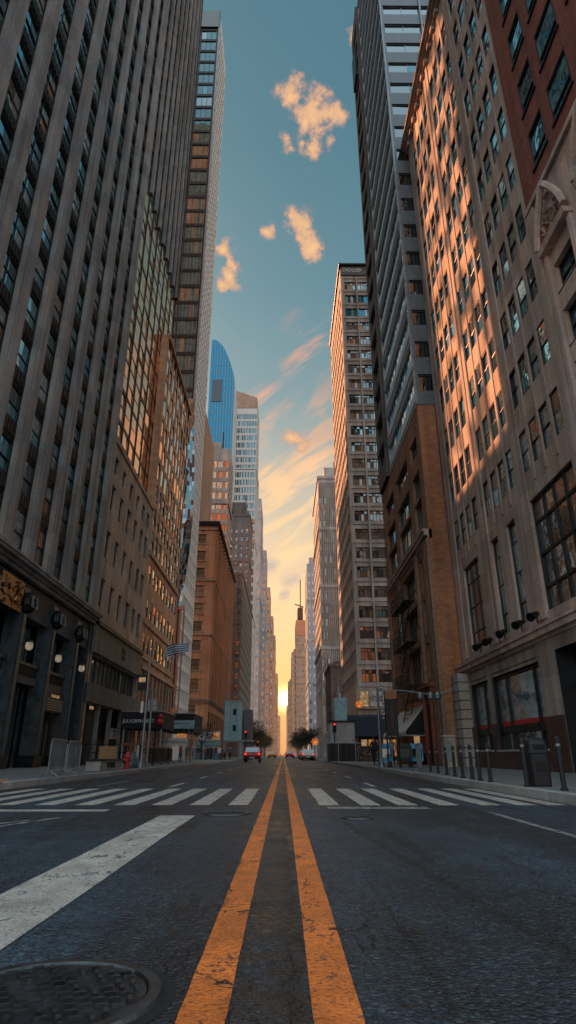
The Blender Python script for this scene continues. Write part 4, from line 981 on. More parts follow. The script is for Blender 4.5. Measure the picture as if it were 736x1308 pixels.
dr = MB(); fbox(dr, f2o, 20.3, 24.6, -.85, -.8, .15, 4.6, 'g_dark'); fbox(dr, f2o, 22.4, 22.5, -.8, -.7, .15, 4.6, 'dark_frame'); fbox(dr, f2o, 20.3, 24.6, -.8, -.7, 3.4, 3.5, 'dark_frame'); obj('dark_doorway', dr, R2)
for u, z in ((33.3, 6.0), (31.6, 6.0), (29.4, 6.0), (27.2, 6.0), (25.4, 6.0)):   # floodlights on the ledge
    fl = thing('floodlight', 'black floodlight on the stone ledge of the beige building', 'floodlight', f2o.P(u, .22, z), 'floodlights along the stone ledge')
    m = MB(); m.tube(f2o.P(u, .22, z - .02), f2o.P(u, .22, z + .22), .03, 'dark_metal', 6); obj('bracket', m, fl)
    h = MB(); a, b = Vector(f2o.P(u + .18, .12, z + .42)), Vector(f2o.P(u - .1, .55, z + .2)); h.tube(a, b, .12, 'dark_metal', 10, .2); obj('lamp_head', h, fl)

# ---- brown corner block with the fire escape
R3 = thing('brown_brick_building', 'brown brick block with an orange corner strip and a fire escape', 'building', (16, 46, 0))
f3 = Fr('R', 9.9); f3f = Fr('F', 38.62); mb = MB(); ops = []
s3 = spec('wide3', cols=3, rows=(1.,), fr=.07, mu=.08, dep=.08, panes=(('g_teal', 3), ('g_grey', 2), ('g_dark', 2)), split=True, nvar=4)
s3b = spec('tall3b', cols=1, rows=(.33, .33, .34), fr=.06, mu=.06, dep=.08, panes=(('g_dark', 6), ('g_curtain', 1)), split=True, nvar=4)
for z, h in ((21.6, 1.5), (18.4, 1.9), (16.0, 2.1)):
    for a, b in ((39.9, 42.2), (43.6, 48.6), (50., 54.2)):
        ops.append((a, b, z, z + h)); win(R3, f3, a + .02, b - .02, z + .02, z + h - .02, -.3, s3)
for a in (40.1, 41.4, 50.6, 52.0, 53.2):
    for z in (5.6, 8.6, 11.5): ops.append((a, a + .85, z, z + 2.3)); win(R3, f3, a + .02, a + .83, z + .02, z + 2.28, -.3, s3b)
for z in (5.6, 8.6, 11.5): ops.append((43.6, 48.8, z, z + 2.5, .5)); win(R3, f3, 43.62, 48.78, z + .02, z + 2.48, -.45, spec('loft', cols=5, rows=(.5, .5), fr=.07, mu=.08, panes=(('g_dark', 1),), split=True, nvar=2))
ops += [(44.5, 54., .15, 4.4, .8)]
wall(mb, f3, 38.62, 55.5, 0, 25, ops, .32, 'brown_brick'); wall(mb, f3f, 9.9, 11.19, 0, 25, [], .3, 'orange_brick')
mb.poly([(9.9, 55.5, 0), (24, 55.5, 0), (24, 55.5, 25), (9.9, 55.5, 25)], 'brown_brick', (0, 1, 0)); mb.poly([(9.9, 38.62, 25), (24, 38.62, 25), (24, 55.5, 25), (9.9, 55.5, 25)], 'roof', (0, 0, 1)); obj('wall', mb, R3)
cm = MB(); cornice(cm, f3, 38.62, 55.5, 14.5, ((.2, .1), (.3, .35), (.15, .45)), 'beige_stone'); obj('cornice', cm, R3)
for a in (38.95, 39.75, 42.8, 49.6, 55.1):
    p = MB(); fbox(p, f3, a - .28, a + .28, .003, .22, .15, 14.5, 'tan_brick'); obj('pilaster', p, R3)
fe = MB()
for z in (5.3, 8.3, 11.3):
    fbox(fe, f3, 43.4, 49.1, .3, 1.1, z, z + .06, 'dark_metal'); 
    for q in range(20): fe.tube(f3.P(43.4 + q * .3, 1.08, z), f3.P(43.4 + q * .3, 1.08, z + 1.), .018, 'dark_metal', 4)
    fe.tube(f3.P(43.4, 1.08, z + 1.), f3.P(49.1, 1.08, z + 1.), .03, 'dark_metal', 4); fe.tube(f3.P(43.4, 1.08, z + .5), f3.P(49.1, 1.08, z + .5), .02, 'dark_metal', 4)
    for s_ in (.5, .95): fe.tube(f3.P(44.2, s_, z), f3.P(48.2, s_, z - 2.9), .04, 'dark_metal', 4)
    for q in range(11): fe.tube(f3.P(44.3 + q * .38, .5, z - .1 - q * .275), f3.P(44.3 + q * .38, .95, z - .1 - q * .275), .025, 'dark_metal', 4)
    for q in (43.6, 48.9): fe.tube(f3.P(q, 1.05, z), f3.P(q, .22, z - .8), .03, 'dark_metal', 4)
fe.tube(f3.P(47.5, .6, 8.2), f3.P(47.5, .6, 11.2), .16, 'grey_metal', 8); obj('fire_escape', fe, R3)
dw = MB(); fbox(dw, f3, 40.1, 42.5, .003, .3, .15, 4.5, 'red_brick'); fbox(dw, f3, 39.9, 42.7, .003, .55, 4.5, 4.85, 'red_brick'); fbox(dw, f3, 39.8, 42.8, .003, .7, 4.85, 5.1, 'red_brick'); fbox(dw, f3, 40.7, 41.9, .302, .33, .15, 3.9, 'void')
for u in (40.3, 42.3): dw.tube(f3.P(u, .42, .15), f3.P(u, .42, 4.49), .14, 'red_brick', 10)
obj('red_doorway', dw, R3, label='dark red columned doorway')
sg = MB(); fbox(sg, f3, 44.6, 53.9, -.7, -.66, 2.9, 4.3, 'shop_glow2'); fbox(sg, f3, 45.2, 47.0, -.6, -.56, 3.0, 4.2, 'orange_net'); obj('shop_front', sg, R3)
sg = MB()
for a, b, k in ((45., 46.4, 'shop_glow'), (47., 48.2, 'sign_red'), (49., 51., 'shop_glow2')): fbox(sg, f3, a, b, -.5, -.46, .9, 2.4, k)
obj('lit_interior', sg, R3)
# ---- banded glass slab above it
R4 = thing('banded_glass_tower', 'tall blue grey slab tower with close horizontal window bands rising over the brown block', 'skyscraper', (17, 44, 25))
f4 = Fr('R', 9.85); f4f = Fr('F', 38.58); mb = MB(); ops = []; of = []
s4 = spec('band', cols=12, rows=(1.,), fr=.05, mu=.06, dep=.06, fm='grey_metal', panes=(('g_grey', 2), ('g_pale', 3), ('g_dark', 1.), ('g_dfront', 4), ('g_amber', .2)), nvar=10, tilt=.02)
s4f = spec('bandf', cols=5, rows=(1.,), fr=.05, mu=.06, dep=.06, fm='grey_metal', panes=(('g_dteal', 5), ('g_dark', 3), ('g_grey', .6)), nvar=8, tilt=.02)
i = 0; z = 26.2
while z < 148:
    ops.append((38.9, 50.2, z, z + 1.25)); win(R4, f4, 38.92, 50.18, z + .02, z + 1.23, -.16, s4)
    of.append((10.15, 19.5, z, z + 1.5)); win(R4, f4f, 10.17, 19.48, z + .02, z + 1.48, -.2, s4f); z += 3.05
wall(mb, f4, 38.58, 50.5, 25, 150, ops, .18, 'steel_panel'); wall(mb, f4f, 9.85, 20, 25, 150, of, .22, 'slate_panel'); shell(mb, 9.85, 20, 38.58, 50.5, 25, 150, 'steel_panel', 'WS'); obj('wall', mb, R4)
ft = MB(); z = 25.3
while z < 148:
    for q in (0., .45, 1.0): fbox(ft, f4, 38.58, 50.5, .003, .07, z + q * .9 - .9 * 0 + (1.9 if q else 0), z + q * .9 + .07 + (1.9 if q else 0), 'steel_panel')
    z += 3.05
obj('floor_fins', ft, R4)
mc = MB(); mc.box(13.9, 14.05, 38.4, 38.56, 52, 150, 'grey_metal'); mc.box(9.8, 9.95, 38.5, 38.57, 25, 150, 'grey_metal'); obj('mullion', mc, R4)
R4b = thing('thin_dark_slab', 'thin dark slab tower just showing behind the banded glass tower, against the sky', 'tower', (14, 53, 25))
mb = MB(); shell(mb, 9.6, 18, 51, 55.4, 25, 96.5, 'grey_masonry', 'W'); o5 = []; fx = Fr('R', 9.6); 
for i in range(20): o5.append((51.4, 55., 27 + i * 3.4, 29 + i * 3.4))
wall(mb, fx, 51, 55.4, 25, 96.5, o5, .3, 'grey_masonry', backing='g_grey'); obj('wall', mb, R4b)
ca_ = MB(); ca_.box(9.3, 9.58, 52, 54.5, 84, 90, 'dark_metal'); obj('vent_box', ca_, R4b)

# ---- tower with the roof sign
R5 = thing('sign_topped_tower', 'tan grey office tower with wide paired windows and big white letters along its roof edge', 'office tower', (16, 100, 0))
f5, f5f = Fr('R', 10.4), Fr('F', 88.); mb = MB(); os_, of = [], []
s5 = spec('pairwin', cols=4, rows=(.72, .28), fr=.06, mu=.06, dep=.1, panes=(('g_dark', 4), ('g_curtain', 2), ('g_grey', 2), ('g_pale', 1.1), ('g_lit', .22), ('g_teal', .6)), nvar=14, tilt=.02)
s5t = spec('pairteal', cols=4, rows=(1.,), fr=.06, mu=.06, dep=.1, panes=(('g_blue', 3), ('g_pale', 1)), nvar=3)
s5s = spec('sidewin', cols=2, rows=(1.,), fr=.06, mu=.06, dep=.08, panes=(('g_dark', 2), ('g_grey', 2), ('g_curtain', 1), ('g_gold', .5)), nvar=8, tilt=.03)
for i in range(24):
    z = 10.3 + i * 3.06
    for a, b in ((11.1, 13.2), (13.5, 15.7), (16., 18.2)):
        of.append((a, b, z, z + 1.75)); win(R5, f5f, a + .02, b - .02, z + .02, z + 1.73, -.25, s5t if i in (21, 22) else s5)
    for j in range(9):
        u = 88.9 + j * 2.5; os_.append((u, u + 1.9, z, z + 1.75)); win(R5, f5, u + .02, u + 1.88, z + .02, z + 1.73, -.25, s5s)
wall(mb, f5f, 10.4, 20, 0, 85.6, of, .27, 'concrete'); wall(mb, f5, 88, 111.6, 0, 85.6, os_, .27, 'concrete'); shell(mb, 10.4, 20, 88, 111.6, 0, 85.6, 'concrete', 'WS'); obj('wall', mb, R5)
cs_ = MB()
for x in (10.6, 13.35, 15.85): cs_.box(x - .14, x + .14, 87.8, 87.997, 9, 83.5, 'concrete')
for i in range(25): cs_.box(10.4, 19.9, 87.86, 87.995, 9.7 + i * 3.06, 9.92 + i * 3.06, 'concrete')
obj('front_grid', cs_, R5)
rf = MB(); rf.box(10.1, 19.9, 87.2, 111.8, 85.9, 86.2, 'dark_metal'); rf.box(10.5, 19.8, 87.7, 87.95, 83.9, 85.9, 'fascia_low'); obj('roof_edge', rf, R5)
text('roof_sign_lettering', 'CHICHLOEM', 1.2, 'white_paint', (12.6, 87.66, 84.9), (math.pi / 2, 0, 0), R5, .05, sx=.52)
pl = MB(); pl.tube((16.2, 87.4, 60), (16.2, 87.4, 79), .3, 'orange_net', 6); obj('orange_hoist', pl, R5)
bp = MB(); bp.box(10.2, 19.8, 87.4, 87.9, 6.7, 9.3, 'concrete')
for a, b, k in ((10.6, 11.8, 'shop_glow2'), (12.0, 13.9, 'white_frame'), (14.1, 16., 'orange_net')): bp.box(a, b, 87.25, 87.39, 7.0, 9.0, k)
obj('sign_band', bp, R5)
for k_, (a, b) in enumerate(((10.7, 11.7), (12.1, 13.8), (14.2, 15.9))): text('sign_lettering', ('FOOD', 'DENTAL\nCENTER', 'PIZZA')[k_], .5, ('dark_metal', 'dark_metal', 'white_paint')[k_], ((a + b) / 2, 87.23, 8.), (math.pi / 2, 0, 0), R5, .01)
ls = MB()
for q in range(9): ls.box(10.6 + q * 1.0, 11.4 + q * 1.0, 87.6, 87.7, .6, 2.7, ('shop_glow2', 'shop_glow', 'g_dark')[q % 3])
ls.box(10.3, 19.5, 87.72, 87.9, .15, 3.1, 'void'); obj('shop_front', ls, R5)
aw = MB()
aw.hexa([(8.7, 86.4, 3.1), (16.5, 86.4, 3.1), (16.5, 87.6, 3.1), (8.7, 87.6, 3.1), (8.7, 86.4, 5.6), (16.5, 86.4, 5.6), (16.5, 87.6, 5.9), (8.7, 87.6, 5.9)], 'awning_navy')
aw.hexa([(8.7, 87.602, 3.1), (10.4, 87.602, 3.1), (10.4, 100, 3.1), (8.7, 100, 3.1), (8.7, 87.602, 5.6), (10.4, 87.602, 5.9), (10.4, 100, 5.9), (8.7, 100, 5.6)], 'awning_navy')
obj('awning', aw, R5, label='dark navy wrap around awning'); 
lm = MB(); lm.lathe((10.4, 86.9, 6.8), [(.1, 0), (.42, .15), (.42, .7), (.1, .85)], 'amber_glow', 10); obj('round_lamp', lm, R5)

# ---- farther right
sR6 = spec('r6', cols=2, rows=(1.,), fr=.1, mu=.14, dep=.14, fm='white_frame', panes=(('g_grey', 3), ('g_dark', 2), ('g_pale', 1)), nvar=6, tilt=.02)
R6 = tower('white_gridded_tower', 'white gridded tower with fine vertical fins and a warm lit flank', 'tower', 9.3, 16, 150, 178, 71, 'R', 'white_panel', sR6, sR6, 10, 3.3, 14, .72, .62, nf=6, parap=.8)
fn = MB()
for j in range(13): fn.box(9.35 + j * .5, 9.5 + j * .5, 149.6, 149.99, 12, 70, 'white_panel')
obj('vertical_fins', fn, R6)
R6b = tower('low_dark_building', 'low dark masonry building at the foot of the white gridded tower', 'building', 9.6, 15, 126, 142, 17.5, 'R', 'grey_masonry', sF, sF, 6, 3.2, 4, .5, .55, nf=3, parap=.6)
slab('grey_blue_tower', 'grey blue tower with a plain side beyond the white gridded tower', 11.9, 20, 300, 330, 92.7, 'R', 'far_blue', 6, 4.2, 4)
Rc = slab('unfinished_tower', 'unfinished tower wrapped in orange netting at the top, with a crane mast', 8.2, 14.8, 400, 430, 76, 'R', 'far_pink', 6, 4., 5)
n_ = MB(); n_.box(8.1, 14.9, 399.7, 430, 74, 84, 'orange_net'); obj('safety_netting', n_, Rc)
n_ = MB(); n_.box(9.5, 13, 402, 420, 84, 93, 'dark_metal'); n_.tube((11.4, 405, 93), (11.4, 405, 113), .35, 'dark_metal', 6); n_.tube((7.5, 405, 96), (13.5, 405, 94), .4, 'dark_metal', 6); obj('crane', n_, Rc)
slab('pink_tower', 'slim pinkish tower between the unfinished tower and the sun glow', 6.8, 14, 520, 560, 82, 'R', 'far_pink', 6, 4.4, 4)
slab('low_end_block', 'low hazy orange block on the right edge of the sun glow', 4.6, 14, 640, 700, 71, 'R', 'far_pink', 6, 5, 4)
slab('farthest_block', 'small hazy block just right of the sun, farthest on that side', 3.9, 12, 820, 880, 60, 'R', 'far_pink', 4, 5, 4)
SW = .152   # top of the pavement
def barricade(name, x, y, rz, L, label, k='grey_metal', group=None):
    t = thing(name, label, 'barrier', (x, y, SW), group, rz)
    m = MB(); h = 1.08
    m.path([(-L / 2, 0, .18), (-L / 2, 0, h - .1), (-L / 2 + .1, 0, h), (L / 2 - .1, 0, h), (L / 2, 0, h - .1), (L / 2, 0, .18), (-L / 2, 0, .18)], .022, k, 7)
    obj('frame', m, t, world=False)
    b = MB(); n = int(L / .115)
    for i in range(1, n): b.tube((-L / 2 + i * L / n, 0, .18), (-L / 2 + i * L / n, 0, h), .009, k, 5)
    obj('bars', b, t, world=False)
    for sx in (-L / 2 + .25, L / 2 - .25):
        f = MB(); f.path([(sx, -.3, 0), (sx, 0, .2), (sx, .3, 0)], .02, k, 6); obj('foot', f, t, world=False)
    return t
barricade('crowd_barrier', -7.1, 20.6, R(98), 2.5, 'galvanised crowd barrier on the left kerb, the nearer of the two by the dark colonnade')
barricade('crowd_barrier', -7.5, 23.4, R(98), 2.5, 'galvanised crowd barrier just behind the nearest one on the left kerb')
barricade('crowd_barrier', 5.75, 27.6, R(82), 2.6, 'grey crowd barrier between the blue boxes and the bollards')
for i, y in enumerate((43, 46, 49)): barricade('dark_barrier', -8.6, y, R(90), 2.6, 'dark crowd barrier in the row under the white banner', 'dark_metal', 'dark barriers below the banner')
# white banner on the fence
t = thing('banner', 'white lettered banner on a metal rail in front of the second dark canopy', 'banner', (-9.1, 56, SW))
m = MB(); m.box(-11.2, -8.3, 55.98, 56.02, 1.45, 2.15, 'awning_white'); obj('cloth', m, t); text('lettering', 'GRAND CENTRAL', .34, 'dark_metal', (-9.75, 55.97, 1.8), (math.pi / 2, 0, 0), t, .004)
for x in (-11.2, -8.25): m = MB(); m.tube((x, 56, SW), (x, 56, 3.4), .05, 'grey_metal', 6); obj('post', m, t)
m = MB(); m.tube((-11.2, 56, 3.35), (-8.25, 56, 3.35), .05, 'grey_metal', 6); obj('rail', m, t)
t = thing('wooden_hoarding', 'plain plywood panel set in a dark fence beside the cafe front', 'hoarding', (-11.2, 42, SW))
m = MB(); m.box(-11.9, -10.75, 41.9, 42., .25, 1.3, 'plywood'); obj('board', m, t)
for q in range(6): m = MB(); m.tube((-12.9 + q * .9, 42.1, SW), (-12.9 + q * .9, 42.1, 1.45), .04, 'dark_metal', 5); obj('post', m, t)
m = MB(); m.box(-13., -8.2, 42.08, 42.12, 1.4, 1.46, 'dark_metal'); m.box(-13., -8.2, 42.08, 42.12, .9, .95, 'dark_metal'); obj('rail', m, t)
t = thing('planter_box', 'low grey planter box with scribbled lettering at the left kerb', 'planter', (-7.9, 29, SW))
m = MB(); m.box(-8.2, -7.6, 27.2, 30.6, .16, .55, 'shed_grey'); m.box(-8.26, -7.54, 27.14, 30.66, .55, .62, 'dark_metal'); obj('box', m, t)
text('lettering', 'W RENT', .34, 'dark_metal', (-7.58, 28.9, .36), (math.pi / 2, 0, math.pi / 2), t, .01)
t = thing('brick_pile', 'small pile of reddish timber offcuts lying on the pavement at the far left', 'pile', (-6.9, 15.4, SW))
for q in range(7): 
    m = MB(); a = rnd.uniform(-.3, .3); x, y = -7.1 + rnd.uniform(-.1, .2), 15.4 + rnd.uniform(-.2, .25); z = SW + .03 + .055 * (q // 3)
    m.tube((x - .45, y - a * .4, z), (x + .45, y + a * .4, z), .035, 'brown_brick', 4); obj('offcut', m, t)
# fire hydrant
t = thing('fire_hydrant', 'red fire hydrant standing at the left kerb', 'hydrant', (-7.55, 31.6, SW))
m = MB(); c = (-7.55, 31.6, SW)
m.lathe(c, [(.19, 0), (.19, .05), (.13, .07), (.125, .5), (.165, .52), (.165, .57), (.14, .6), (.12, .7), (.07, .77), (.03, .79)], 'hydrant_red', 14); obj('barrel', m, t, smooth=False)
for d, r in (((.22, 0, 0), .06), ((-.22, 0, 0), .06), ((0, -.24, 0), .085)):
    m = MB(); m.tube((c[0], c[1], SW + .42), (c[0] + d[0], c[1] + d[1], SW + .42), r, 'hydrant_red', 10); obj('nozzle', m, t)
m = MB(); m.lathe((c[0], c[1], SW + .785), [(.045, 0), (.045, .07)], 'hydrant_red', 5); obj('nut', m, t)
# signal pole with the striped flag
t = thing('signal_pole', 'tall grey street pole with signal boxes and a flag staff at the left kerb', 'pole', (-7.5, 34.5, SW))
m = MB(); m.lathe((-7.5, 34.5, SW), [(.22, 0), (.2, .12), (.13, .3), (.1, .5)], 'grey_metal', 10); m.tube((-7.5, 34.5, .5), (-7.5, 34.5, 6.3), .085, 'grey_metal', 10, .06); obj('shaft', m, t)
m = MB(); m.tube((-7.25, 34.7, SW), (-7.25, 34.7, 4.2), .06, 'grey_metal', 8); obj('second_shaft', m, t)
m = MB(); m.tube((-7.5, 34.5, 5.5), (-5.6, 34.9, 6.1), .03, 'grey_metal', 6); obj('flag_staff', m, t)
m = MB(); m.box(-8.0, -7.55, 34.3, 34.6, 4.1, 4.9, 'bronze'); m.box(-7.95, -7.6, 34.26, 34.3, 4.5, 4.75, 'shop_glow2'); obj('walk_signal', m, t)
for z in (3.3, 4.1): m = MB(); m.tube((-8.2, 34.6, z), (-5.8, 34.6, z), .025, 'grey_metal', 6); obj('cross_arm', m, t)
m = MB(); m.box(-7.75, -7.62, 34.35, 34.5, 2.9, 3.5, 'white_paint'); obj('sign_plate', m, t)
fl = MB(); nx = 12; rows = 9
def fpnt(i, j): 
    u = i / nx; v = j / rows
    return (-6.75 + 1.35 * u, 34.7 + .12 * math.sin(u * 7 + v * 1.5), 5.85 + .42 * u + .62 * v * (1 - .15 * u) + .06 * math.sin(u * 6))
for j in range(rows):
    for i in range(nx): fl.poly([fpnt(i, j), fpnt(i + 1, j), fpnt(i + 1, j + 1), fpnt(i, j + 1)], 'flag_pale' if j % 2 else 'flag_navy', (0, -1, 0))
MT['flag_pale'] = paint('flag_pale_stripe', (.42, .44, .46), .9, 0); MT['flag_navy'] = paint('flag_navy_stripe', (.05, .07, .11), .9, 0)
tag(obj('flag', fl), 'navy and white striped flag flying from the grey signal pole', 'flag')
# grey cover at the pole foot
tag(obj('bag', (lambda m: (m.lathe((-7.95, 34.4, SW), [(.25, 0), (.3, .15), (.24, .5), (.1, .75), (.04, .82)], 'bluegrey_panel', 10), m)[1])(MB())), 'blue grey tied bag at the foot of the signal pole', 'bag')
t = thing('notice_board', 'dark notice board on a pale post between the hydrant and the pole', 'sign', (-8.2, 37, SW))
m = MB(); m.box(-9.3, -7.5, 36.96, 37.02, 1.3, 1.42, 'red_brick'); obj('rail', m, t); m = MB(); m.tube((-8.3, 37, SW), (-8.3, 37, 1.3), .09, 'white_frame', 8); obj('post', m, t)
# canopies
def canopy(x0, x1, y0, y1, z0, z1, label, txt, k='awning_black'):
    t = thing('canopy', label, 'canopy', ((x0 + x1) / 2, (y0 + y1) / 2, 0))
    m = MB(); m.box(x0, x1, y0, y1, z0, z1, k); m.box(x0 - .06, x1 + .06, y0 - .06, y1, z1 + .003, z1 + .1, 'grey_metal'); obj('roof', m, t)
    for x in (x0 + .2, x1 - .15): m = MB(); m.tube((x, y0 + .3, SW), (x, y0 + .3, z0), .09, 'grey_metal', 8); obj('post', m, t)
    text('lettering', txt, .38, 'white_paint', ((x0 + x1) / 2 - .25, y0 - .02, z0 + .55), (math.pi / 2, 0, 0), t, .01)
    return t
cp = canopy(-13.1, -9.75, 51.5, 57.1, 2.75, 4.0, 'black canopy with white lettering and a red emblem in front of the brown building', 'JULIORPHNEET')
m = MB(); m.lathe((-9.95, 51.38, 3.0), [(.08, 0), (.24, .1), (.28, .3), (.2, .45), (.1, .5)], 'sign_red', 10); m.lathe((-9.92, 51.38, 3.48), [(.06, 0), (.16, .08), (.18, .24), (.08, .36)], 'sign_red', 10); obj('red_emblem', m, cp)
m = MB(); m.box(-11.0, -10.3, 51.2, 51.3, 4.12, 4.95, 'white_frame'); obj('white_panel', m, cp)
for x in (-12.6, -12., -11.3, -10.6): m = MB(); m.tube((x, 53.6, SW), (x, 53.6, 2.75), .13, 'tan_brick', 8); obj('column', m, cp)
c2 = canopy(-12.1, -9.0, 64, 71, 2.9, 4.6, 'second black canopy with pale blue lettering, farther along under the brown building', 'THE MARQUEE', 'awning_black')
m = MB(); m.box(-12.2, -8.9, 63.86, 63.93, 3.2, 4.0, 'teal_box'); obj('blue_panel', m, c2)
m = MB(); m.box(-10.9, -10.0, 66, 66.1, 2.0, 2.8, 'shop_glow'); obj('hanging_lamp', m, c2)
# teal kiosk and blue container
t = thing('site_tower', 'pale blue box tower with two small windows on the left pavement', 'kiosk', (-8.4, 101, 0))
m = MB(); m.box(-9.3, -6.4, 100, 103.6, 2.9, 8.6, 'teal_box'); m.box(-9.4, -6.3, 99.9, 103.7, 8.603, 8.8, 'grey_metal')
for x in (-9.1, -6.6): m.box(x - .12, x + .12, 100.1, 100.4, 0, 2.9, 'teal_box')
m.box(-9.35, -4.6, 99.8, 104, 2.65, 2.897, 'grey_metal'); obj('wall', m, t)
for z in (4.2, 6.6): m = MB(); m.box(-7.9, -7.45, 99.93, 99.99, z, z + .9, 'void'); obj('window', m, t)
m = MB(); shell(m, -6.2, -4.9, 100.2, 103.6, 0, 7.4, 'bluegrey_panel'); obj('stair_shaft', m, t)
m = MB()
for q in range(9): m.tube((-9.3 + q * .36, 99.95, 8.8), (-9.3 + q * .36, 99.95, 9.7), .025, 'grey_metal', 4)
m.tube((-9.3, 99.95, 9.7), (-6.4, 99.95, 9.7), .03, 'grey_metal', 4); obj('roof_rail', m, t)
m = MB()
for q in range(4): m.box(-9.3 + q * .95, -9.26 + q * .95, 99.94, 99.99, 2.9, 8.6, 'bluegrey_panel')
obj('panel_joint', m, t)
t = thing('blue_container', 'pale teal site container with a white banner along its roof', 'container', (-11, 97.6, 0))
m = MB(); m.box(-13.2, -9.5, 96, 99.2, .15, 2.7, 'teal_box')
for q in range(12): m.box(-13.15 + q * .3, -13.0 + q * .3, 95.95, 95.998, .25, 2.6, 'teal_box')
obj('body', m, t); m = MB(); m.box(-12.9, -9.4, 95.8, 95.9, 2.75, 4.0, 'white_paint'); obj('banner', m, t)
m = MB(); m.box(-10.5, -9.7, 95.72, 95.79, 2.9, 3.8, 'shop_glow'); obj('banner_logo', m, t)
# red pedestrian signal on the far left, and the ones on the right
def signal(x, y, z, label, k, name='traffic_light', col='dark_metal'):
    t = thing(name, label, 'traffic light', (x, y, SW))
    m = MB(); m.tube((x, y, SW), (x, y, z + .5), .07, col, 8, .05); obj('pole', m, t)
    m = MB(); m.box(x - .2, x + .2, y - .36, y - .08, z - .55, z + .55, 'dark_metal'); hd = obj('head', m, t)
    for q, kk in enumerate(('void', 'void', 'void')):
        l = MB(); zz = z - .35 + q * .35; kk = k if q == 2 else 'void'
        l.tube((x, y - .38, zz), (x, y - .36, zz), .14, kk, 12); l.box(x - .17, x + .17, y - .5, y - .361, zz + .14, zz + .165, 'dark_metal'); obj('lens', l, hd)
    return t
signal(-5.6, 96, 3.6, 'traffic light glowing red beside the dark red car', 'red_glow')
signal(5.9, 74, 3.7, 'traffic light glowing red beside the grey site shed', 'red_glow')
signal(-5.9, 150, 3.2, 'small distant traffic light on the left kerb by the trees', 'amber_glow')
t = thing('arrow_board', 'orange light board with radiating arrows on the right beyond the fence', 'warning sign', (4.2, 86, 0))
m = MB(); m.tube((4.2, 86, 0), (4.2, 86, 2.2), .06, 'dark_metal', 6); obj('post', m, t)
for q in range(4): 
    m = MB(); a = q * math.pi / 4; m.tube((4.2 - .5 * math.cos(a), 85.9 - q * .01, 2.4 - .5 * math.sin(a)), (4.2 + .5 * math.cos(a), 85.9 - q * .01, 2.4 + .5 * math.sin(a)), .09, 'amber_glow', 5); obj('arrow', m, t)
# right side: bollards, bin, boxes
def bollard(x, y, label, group=None, h=.92):
    t = thing('bollard', label, 'bollard', (x, y, SW), group)
    m = MB(); m.lathe((x, y, SW), [(.075, 0), (.075, .04), (.05, .06), (.048, h - .06), (.04, h - .02), (.015, h)], 'black_plastic', 10); obj('post', m, t)
    m = MB(); m.lathe((x, y, SW + h - .2), [(.0505, 0), (.052, .02), (.0505, .05)], 'grey_metal', 10); obj('band', m, t)
    return t
for y, x in ((16.4, 5.17), (17.35, 5.2), (18.4, 5.3), (19.6, 5.37), (21., 5.5), (22.6, 5.65), (24.5, 5.8), (26.4, 5.95)):
    bollard(x, y, 'slim black bollard in the row along the right kerb', 'black bollards along the right kerb')
bollard(5.2, 14.05, 'black bollard close on the left of the black litter bin', h=1.0)
bollard(5.45, 12.8, 'black bollard close on the right of the black litter bin', h=1.0)
bollard(5.62, 12.0, 'black bollard nearest the camera on the right pavement', h=1.0)
t = thing('litter_bin', 'tall black litter bin with a rounded hood on the right pavement', 'bin', (5.66, 14.5, SW))
m = MB(); prof = []
w, d = .22, .2; 
ring = []
def bring(z, s, r=.08):
    pts = []
    for cx_, cy_, a0 in ((w * s - r, d * s - r, 0), (-w * s + r, d * s - r, 90), (-w * s + r, -d * s + r, 180), (w * s - r, -d * s + r, 270)):
        for q in range(4): a = R(a0 + q * 30); pts.append((5.66 + cx_ + r * math.cos(a), 14.5 + cy_ + r * math.sin(a), SW + z))
    return pts
rings = [bring(z, s) for z, s in ((0, .9), (.03, .94), (.66, 1.0), (.68, 1.06), (.73, 1.06), (.75, 1.0), (.87, .98), (.94, .88), (.985, .66), (1.0, .4))]
for A_, B_ in zip(rings, rings[1:]):
    for q in range(16): j = (q + 1) % 16; m.poly([A_[q], A_[j], B_[j], B_[q]], 'black_plastic', (A_[q][0] - 5.66, A_[q][1] - 14.5, .01))
m.poly(rings[-1], 'black_plastic', (0, 0, 1)); obj('body', m, t)
m = MB(); m.box(5.54, 5.78, 14.285, 14.305, SW + .76, SW + .86, 'void'); obj('slot', m, t)
m = MB(); m.box(5.55, 5.77, 14.29, 14.304, SW + .32, SW + .52, 'dark_metal'); obj('label_plate', m, t)
t = thing('pale_box', 'pale utility box against the rusticated stone corner', 'utility box', (10.3, 39.3, SW))
m = MB(); m.box(9.2, 9.85, 36.9, 37.5, SW, 1.75, 'rust_block'); m.box(9.15, 9.9, 36.85, 37.55, 1.752, 1.85, 'white_frame'); obj('cabinet', m, t)
m = MB(); m.box(9.28, 9.76, 36.87, 36.898, .4, 1.6, 'shed_grey'); obj('door', m, t)
def newsbox(x, y, label, k, h=1.05):
    t = thing('newspaper_box', label, 'newspaper box', (x, y, SW))
    m = MB(); m.box(x - .35, x + .35, y - .25, y + .25, SW + .3, SW + h, k); m.hexa([(x - .35, y - .25, SW + h + .002), (x + .35, y - .25, SW + h + .002), (x + .35, y + .25, SW + h + .002), (x - .35, y + .25, SW + h + .002), (x - .33, y - .1, SW + h + .18), (x + .33, y - .1, SW + h + .18), (x + .33, y + .25, SW + h + .18), (x - .33, y + .25, SW + h + .18)], k); obj('cabinet', m, t)
    m = MB(); m.box(x - .27, x + .27, y - .275, y - .252, SW + .5, SW + h - .1, 'g_dark'); obj('window', m, t)
    for s_ in (-.25, .25): m = MB(); m.box(x + s_ - .04, x + s_ + .04, y - .15, y + .15, SW, SW + .298, 'dark_metal'); obj('leg', m, t)
newsbox(5.85, 37., 'bright blue newspaper box behind the signal pole, the nearer to the kerb', 'blue_box')
